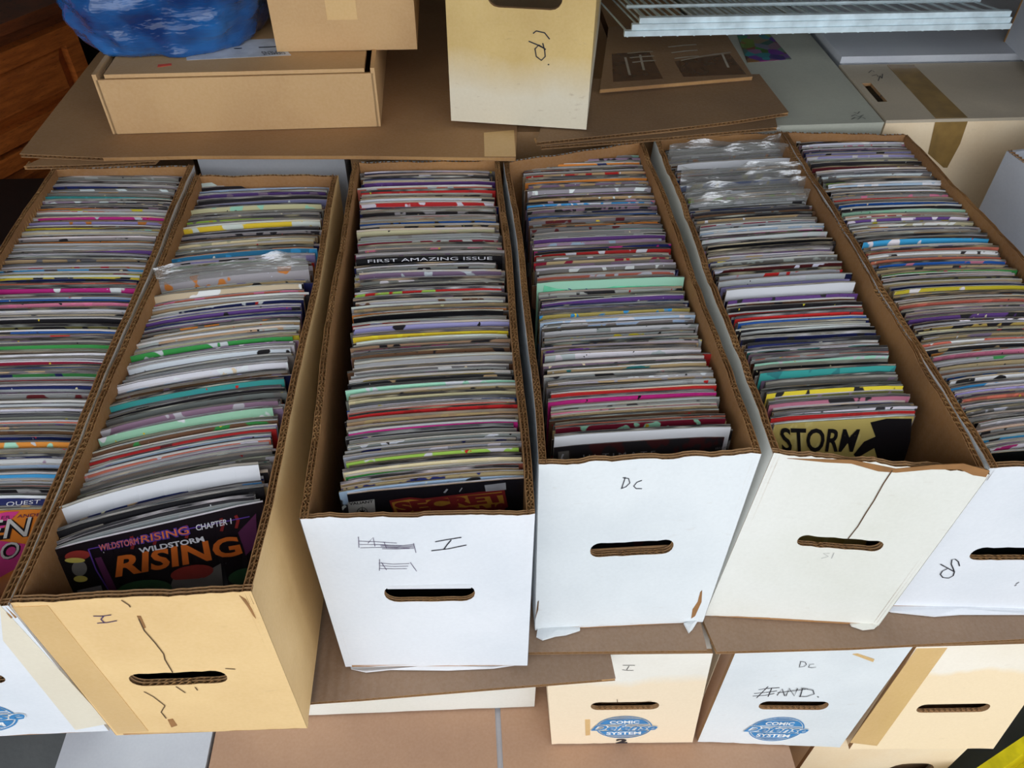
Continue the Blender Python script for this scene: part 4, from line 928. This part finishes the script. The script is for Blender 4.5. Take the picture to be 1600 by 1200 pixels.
    # grey-green lidded box with a colour card
    zs = .8635; q = pz(zs, (1196, 197), (1390, 195), (1250, 50), (1130, 50)); root = thing('storage_box', 'grey-green lidded box behind the box marked UP', 'box', (q[0][0]*.5+q[1][0]*.5, q[0][1]+.3, 0))
    x0, x1, y0, y1 = q[0][0]-.02, q[1][0]-.005, q[0][1], q[0][1]+.66
    slab_part(root, 'lid', 'greylid', [(x0, y0), (x1, y0+.004), (x1+.0, y1), (x0, y1)], zs-.05, zs); slab_part(root, 'body', 'greylid', [(x0+.004, y0+.005), (x1-.004, y0+.008), (x1-.004, y1-.005), (x0+.004, y1-.005)], 0, zs-.0505)
    marks(root, [[(1330, 187), (1336, 184), (1340, 187), (1346, 183), (1352, 186)], [(1330, 182), (1336, 180), (1342, 183), (1349, 180)], [(1334, 176), (1340, 178), (1343, 175)]], zs, .0012)
    m, nt, b = newmat('printed_card'); pos = N(nt, 'ShaderNodeNewGeometry').outputs['Position']; vo = N(nt, 'ShaderNodeTexVoronoi'); vo.inputs['Scale'].default_value = 48; nt.links.new(pos, vo.inputs['Vector'])
    hs = N(nt, 'ShaderNodeHueSaturation'); hs.inputs['Saturation'].default_value = 1.2; hs.inputs['Value'].default_value = .24; nt.links.new(vo.outputs['Color'], hs.inputs['Color']); nt.links.new(hs.outputs[0], b.inputs['Base Color']); b.inputs['Roughness'].default_value = .3
    q = pz(zs+.001, (1168, 97), (1237, 92), (1198, 48), (1150, 50)); mb = MB(); mb.prism(q, zs+.0002, zs+.001); tag(mb.build('picture_card', m, origin=hit(1195, 75, zs)), 'colourful printed card lying on the grey-green lid', 'card')
    # cream box lying across, sealed with brown tape
    zt_ = .866; p0, p1, p2 = hit(1386, 187, zt_), hit(1700, 180, zt_), hit(1316, 101, zt_); d = (p1-p0); w = .66; d.normalize(); n = Vector((-d.y, d.x, 0)); dep = .205; o = Vector((p0.x, p0.y, 0)); root = thing('comic_box', 'cream box sealed with brown tape, lying across beside the box marked UP', 'box', tuple(o+d*w/2+n*dep/2))
    def g(x, y, z): return o+d*x+n*y+Vector((0, 0, z))
    for nm, lo, hi, mt in (('front_panel', (0, 0, 0), (w, .006, zt_-.005), 'cream'), ('back_panel', (0, dep-.006, 0), (w, dep, zt_-.005), 'cream'), ('side_panel', (0, .006, 0), (.006, dep-.006, zt_-.005), 'cream'), ('side_panel', (w-.006, .006, 0), (w, dep-.006, zt_-.005), 'cream')):
        mb = MB(); mb.box(lo, hi, 0, g); mb.build(nm, mt, root)
    out = [(-.002, -.002), (w+.002, -.002), (w+.002, dep+.002), (-.002, dep+.002)]; hl = [(.010, .062), (.026, .062), (.026, .132), (.010, .132)]; vs, fs = fill2d(out, [hl]); mb = MB()
    mb.add([g(x, y, zt_) for x, y in vs], fs, 0); mb.add([g(x, y, zt_-.005) for x, y in vs], [f[::-1] for f in fs], 1)
    for lp in (out, hl):
        for i in range(4): p, q = lp[i], lp[(i+1) % 4]; mb.quad(g(*p, zt_-.005), g(*q, zt_-.005), g(*q, zt_), g(*p, zt_), 0 if lp is out else 1)
    tp = mb.build('top_panel', ['greytop', 'kraft'], root)
    mb = MB(); q = pz(zt_, (1386, 102), (1428, 102), (1512, 184), (1462, 185)); mb.prism(q, zt_, zt_+.0005); mb.build('tape', 'tape_brown', root)
    fy = lambda px, py: inv2(lambda x, z: g(x, -.0006, z), px, py, .1, .8)
    mb = MB(); c = [fy(*p) for p in ((1462, 187), (1513, 187), (1500, 225), (1480, 262), (1474, 262), (1450, 240))]; mb.add([g(x, -.0008, z_) for x, z_ in c], [tuple(range(6))]); mb.build('tape', 'tape_brown', root)
    marks(tp, [[(1357, 114), (1362, 110), (1366, 113)], [(1362, 119), (1370, 117), (1372, 120)], [(1372, 127), (1375, 119), (1378, 123), (1379, 116)], [(1366, 150), (1375, 153), (1377, 149)]], zt_, .0014)
    # white box behind it
    zu = .878; o = Vector((p0.x, p0.y, 0))+n*(dep+.014)+d*max(.0, x1+.012-(p0.x+n.x*dep)); root = thing('storage_box', 'white lidded box under the wire shelf panels', 'box', tuple(o+d*.33+n*.15)); g = frame_box(root, 'u', 'coolwhite', o, d, n, .66, .3, 0, zu-.012)
    mb = MB(); mb.box((-.006, -.006, zu-.0118), (.666, .306, zu), 0, g); mb.build('lid', 'coolwhite', root)
    # wire shelf panels
    zv = .955; A, Bv = hit(975, 52, zv), hit(1578, 40, zv); d = (Bv-A); w = d.length; d.normalize(); n = Vector((-d.y, d.x, 0)); dn = (n*cos(radians(9.4))-Vector((0, 0, 1))*sin(radians(9.4)))
    for k in range(3):
        o = A+Vector((0, 0, .0085*k))+n*(.004*k)+d*(.012*k); wk = w-.014*k
        root = thing('wire_shelf', ('lowest white wire shelf panel of the stack', 'middle white wire shelf panel of the stack', 'topmost white wire shelf panel of the stack')[k], 'shelf', tuple(o+d*wk/2), 'stacked wire shelf panels')
        mb = MB(); mb.box((0, -.004, -.004), (wk, .004, .0045), 0, lambda x, y, z: o+d*x+n*y+Vector((0, 0, z))); mb.build('front_rail', 'metal_white', root)
        step = .027; m_ = int(wk/step)
        for i in range(m_+1):
            x = min(wk-.004, .006+i*step-.012*k+(step if k else 0)); mb = MB(); mb.tube([o+d*x+Vector((0, 0, -.006)), o+d*x+Vector((0, 0, .001)), o+d*x+dn*.40], .0016, 5); mb.build('wire', 'metal_white', root)
        for t in ((.09, .25, .38) if k == 2 else (.38,)):
            mb = MB(); p = o+dn*t+Vector((0, 0, .004)); mb.tube([p-d*.004, p+d*(wk+.0)], .003, 6); mb.build('cross_wire', 'metal_white', root)
    # white boxes at the right edge
    a, b = hit(1570, 66, .8785), hit(1650, 146, .8785); d = (b-a).normalized(); n = Vector((-d.y, d.x, 0)); root = thing('storage_box', 'white box with brown cut edge standing on the lid by the wire shelves', 'box', tuple(a+d*.15+n*.12)); g = frame_box(root, 'x', 'coolwhite', a, d, n, .3, .25, .8785, 1.15)
    mb = MB(); mb.box((-.004, -.001, .8785), (0, .006, 1.15), 0, g); mb.build('cut_edge', 'flute', root)
    a, b = hit(1573, 236, .858), hit(1650, 292, .858); d = (b-a).normalized(); n = Vector((-d.y, d.x, 0)); o = Vector((a.x, a.y, 0)); root = thing('storage_box', 'white open box with raised brown flaps beside the box marked UP', 'box', tuple(o+d*.2+n*.1)); g = frame_box(root, 'w', 'coolwhite', o, d, n, .4, .2, 0, .858, top=False)
    fl = MB()
    for k in (0, 1): flute(fl, g(0, .002+.004*k, .8595), g(.4, .002+.004*k, .8595), n, Vector((0, 0, -1)), .0018, .01)
    e = fl.build('corrugated_edge', 'flute', root); e['kind'] = 'stuff'
    mb = MB(); mb.add([g(-.01, .06, .885), g(.4, .07, .878), g(.4, .2, .905), g(-.012, .2, .898), g(-.01, .06, .8885), g(.4, .07, .8815), g(.4, .2, .9085), g(-.012, .2, .9015)], [(3, 2, 1, 0), (4, 5, 6, 7), (0, 1, 5, 4), (1, 2, 6, 5), (2, 3, 7, 6), (3, 0, 4, 7)]); mb.build('flap', 'kraft_dark', root)
    mb = MB(); mb.box((0, .195, .858), (.4, .2, .9), 0, g); mb.build('flap', 'kraft', root)
rear()

from mathutils import noise as mnoise
def blob(name, mat, c, rx, ry, h, parent, seed=0, amp=.12, nu=72, nv=44, flat=.12, fold=0.0, ex=.55):
    """lumpy sack: closed surface sitting on c"""
    mb = MB(); off = Vector((seed*3.1, seed*1.7, seed))
    for i in range(nv+1):
        t = i/nv; ph = -pi/2+pi*t; cz = (sin(ph)+1)/2; rr = max(0, cos(ph))**ex
        for k in range(nu):
            a = 2*pi*k/nu; v = Vector((cos(a)*rr, sin(a)*rr, cz*1.4)); q = 1+amp*mnoise.noise(v*1.6+off)+amp*.5*mnoise.noise(v*4+off)+fold*abs(mnoise.noise(Vector((v.x*9, v.y*9, v.z*3))+off))
            z = max(0, (cz-flat)/(1-flat))*h*(1+amp*.6*mnoise.noise(Vector((v.x*2, v.y*2, 0))+off))
            mb.v.append(c+Vector((cos(a)*rr*rx*q, sin(a)*rr*ry*q, z)))
    for i in range(nv):
        for k in range(nu): mb.f.append([i*nu+k, i*nu+(k+1) % nu, (i+1)*nu+(k+1) % nu, (i+1)*nu+k]); mb.m.append(0)
    return mb.build(name, mat, parent, smooth=True)
def bag_mat():
    m, nt, b = newmat('blue_bag_plastic'); pos = N(nt, 'ShaderNodeNewGeometry').outputs['Position']
    n1 = noise(nt, pos, 9, 3); col = mixc(nt, ramp(nt, n1, .35, .65), lin((14, 52, 112)), lin((40, 124, 204)))
    nt.links.new(col, b.inputs['Base Color']); b.inputs['Roughness'].default_value = .16; b.inputs['Coat Weight'].default_value = .8
    b.inputs['Transmission Weight'].default_value = .12
    h1 = noise(nt, pos, 15, 4, (1, 1, 2.5)); h2 = noise(nt, pos, 30, 3, (.5, 1, 5)); ad = N(nt, 'ShaderNodeMath', operation='MULTIPLY_ADD'); nt.links.new(h2, ad.inputs[0]); ad.inputs[1].default_value = .16; nt.links.new(h1, ad.inputs[2])
    bump(nt, b, ad.outputs[0], .7, .014); return m
M['bagblue'] = bag_mat()
def clutter():
    c = hit(285, 88, .962); c = Vector((c.x-.03, c.y+.10, .9605)); root = thing('plastic_bag', 'shiny translucent blue plastic bag stuffed full on the mailer box', 'bag', tuple(c))
    blob('bag_body', 'bagblue', c, .15, .125, .19, root, 3, .20, fold=.05)
    # oak cabinet at the far left, facing the boxes
    e = hity(118, 62, 1.75); e = Vector((e.x, 1.75, 0)); d = Vector((-.5, -.866, 0)); n = Vector((-.866, .5, 0)); H = .83
    e2 = inv2(lambda s, z: e+d*s+Vector((0, 0, z)), 95, -6, .0, .8); H = e2[1]
    root = thing('cabinet', 'dark orange oak cabinet with panelled door at the garage side', 'cabinet', tuple(e+d*.4+n*.25))
    def g(x, y, z): return e+d*x+n*y+Vector((0, 0, z))
    mb = MB(); mb.box((0, .004, 0), (1.2, .5, H-.02), 0, g); mb.build('carcass', 'wood_dark', root)
    mb = MB(); mb.box((-.02, -.02, H-.02), (1.22, .52, H), 0, g); mb.build('top', 'wood_dark', root)
    for x0, x1 in ((.008, .56), (.58, 1.14)):
        for nm, zz0, zz1 in (('drawer_front', H-.215, H-.045), ('door', .06, H-.225)):
            fw_ = .034; dr = MB()
            for lo, hi in (((x0, -.022, zz0), (x0+fw_, .003, zz1)), ((x1-fw_, -.022, zz0), (x1, .003, zz1)), ((x0+fw_, -.022, zz0), (x1-fw_, .003, zz0+fw_)), ((x0+fw_, -.022, zz1-fw_), (x1-fw_, .003, zz1))): dr.box(lo, hi, 0, g)
            D_ = dr.build(nm, 'wood', root); xa, xb, za, zb_ = x0+fw_, x1-fw_, zz0+fw_, zz1-fw_; i_ = .022
            mb = MB(); mb.box((xa, -.002, za), (xb, .002, zb_), 0, g)
            P = [g(xa, -.002, za), g(xb, -.002, za), g(xb, -.002, zb_), g(xa, -.002, zb_)]; Q = [g(xa+i_, -.015, za+i_), g(xb-i_, -.015, za+i_), g(xb-i_, -.015, zb_-i_), g(xa+i_, -.015, zb_-i_)]
            mb.add(P+Q, [(4, 5, 6, 7), (0, 1, 5, 4), (1, 2, 6, 5), (2, 3, 7, 6), (3, 0, 4, 7)]); mb.build('raised_panel', 'wood', D_)
    for k, (s, y, w, lab) in enumerate(((.50, .06, .05, 'red binder with a pale spine line lying on the oak cabinet'), (.36, .03, .09, 'bright red folder standing on the oak cabinet edge'))):
        mb = MB(); mb.box((s, y, H+.0005), (s+w, y+.2, H+.12), 0, g); root = thing('binder', lab, 'binder', tuple(g(s, y, H))); mb.build('cover', 'red', root)
        mb = MB(); mb.box((s+.004, y-.001, H+.01), (s+.008, y, H+.11), 0, g); mb.build('spine_strip', 'label_white', root)
    c = hit(22, 345, .62); c.z = 0; c += Vector((-.02, .06, 0)); c.x = min(c.x, -.79); root = thing('ribbed_bin', 'black ribbed plastic bin on the floor between cabinet and boxes', 'bin', tuple(c))
    mb = MB(); mb.box((-.12, -.11, 0), (.12, .11, .61), 0, lambda x, y, z: c+Vector((x*(.85+.24*z), y*(.85+.24*z), z))); mb.build('body', 'black', root)
    for k in range(9): 
        mb = MB(); x = -.115+.027*k; mb.box((x, -.118, .02), (x+.012, -.106, .60), 0, lambda x, y, z: c+Vector((x*(.85+.24*z), y*(.85+.24*z), z))); mb.build('rib', 'black', root)
    mb = MB(); mb.box((-.13, -.13, .595), (.13, -.118, .615), 0, lambda x, y, z: c+Vector((x, y, z))); mb.build('rim', 'black', root)
    c = Vector((-.78, 2.25, 0)); root = thing('garbage_bag', 'large black lump added to fill the dark area behind the blue bag', 'bag', tuple(c)); blob('bag_body', 'dark', c, .34, .3, 1.0, root, 8, .12, 40, 26)  # lumpy black shape added to fill the dark background
    root = thing('equipment_case', 'dark grey case standing behind the tan carton', 'case', (-.05, 2.2, 0)); mb = MB(); mb.box((-.32, 2.0, 0), (.28, 2.4, .80)); mb.build('body', 'black', root)  # black block stands in for the dark gap below the grey case
    mb = MB(); mb.box((-.33, 1.99, .8), (.29, 2.41, 1.05)); mb.build('lid', 'dark', root)
clutter()

# torn paper skirts at the feet of the upper boxes, lying on the sheets
def skirts():
    r = random.Random(5)
    for label_part, mat, z, px in (('marked DC on the upper', 'white_b', .5755, ((842, 972), (838, 996), (848, 1001), (868, 995), (884, 993), (906, 986), (906, 970))), ('marked DC on the upper', 'white_b', .5755, ((1068, 975), (1076, 990), (1082, 984), (1092, 968))),
                                   ('long crack above', 'white_e', .5755, ((1322, 966), (1330, 979), (1348, 985), (1366, 983), (1374, 975), (1364, 958))), ('marked UP beside its', 'white', .5755, ((1382, 938), (1374, 950), (1392, 957), (1460, 964), (1500, 961), (1600, 961), (1640, 958), (1640, 940))),
                                   ('marked I beside', 'white', .5695, ((545, 1034), (549, 1046), (572, 1051), (610, 1047), (700, 1048), (770, 1045), (812, 1039), (824, 1028)))):
        root = next(o for o in SC.objects if o.parent is None and label_part in o.get('label', ''))
        pts = pz(z, *px); n = len(pts); mb = MB(); top = [Vector((p[0], p[1], z+.0012+r.uniform(0, .0025))) for p in pts]; bot = [Vector((p[0], p[1], z)) for p in pts]
        c = sum(top, Vector())/n+Vector((0, 0, .002))
        for i in range(n): j = (i+1) % n; mb.add([top[i], top[j], c], [(0, 1, 2)]); mb.quad(bot[i], bot[j], top[j], top[i])
        mb.build('torn_flap', mat, root)
skirts()

for o in SC.objects:
    for k in ('_w', '_fp'):
        if k in o: del o[k]
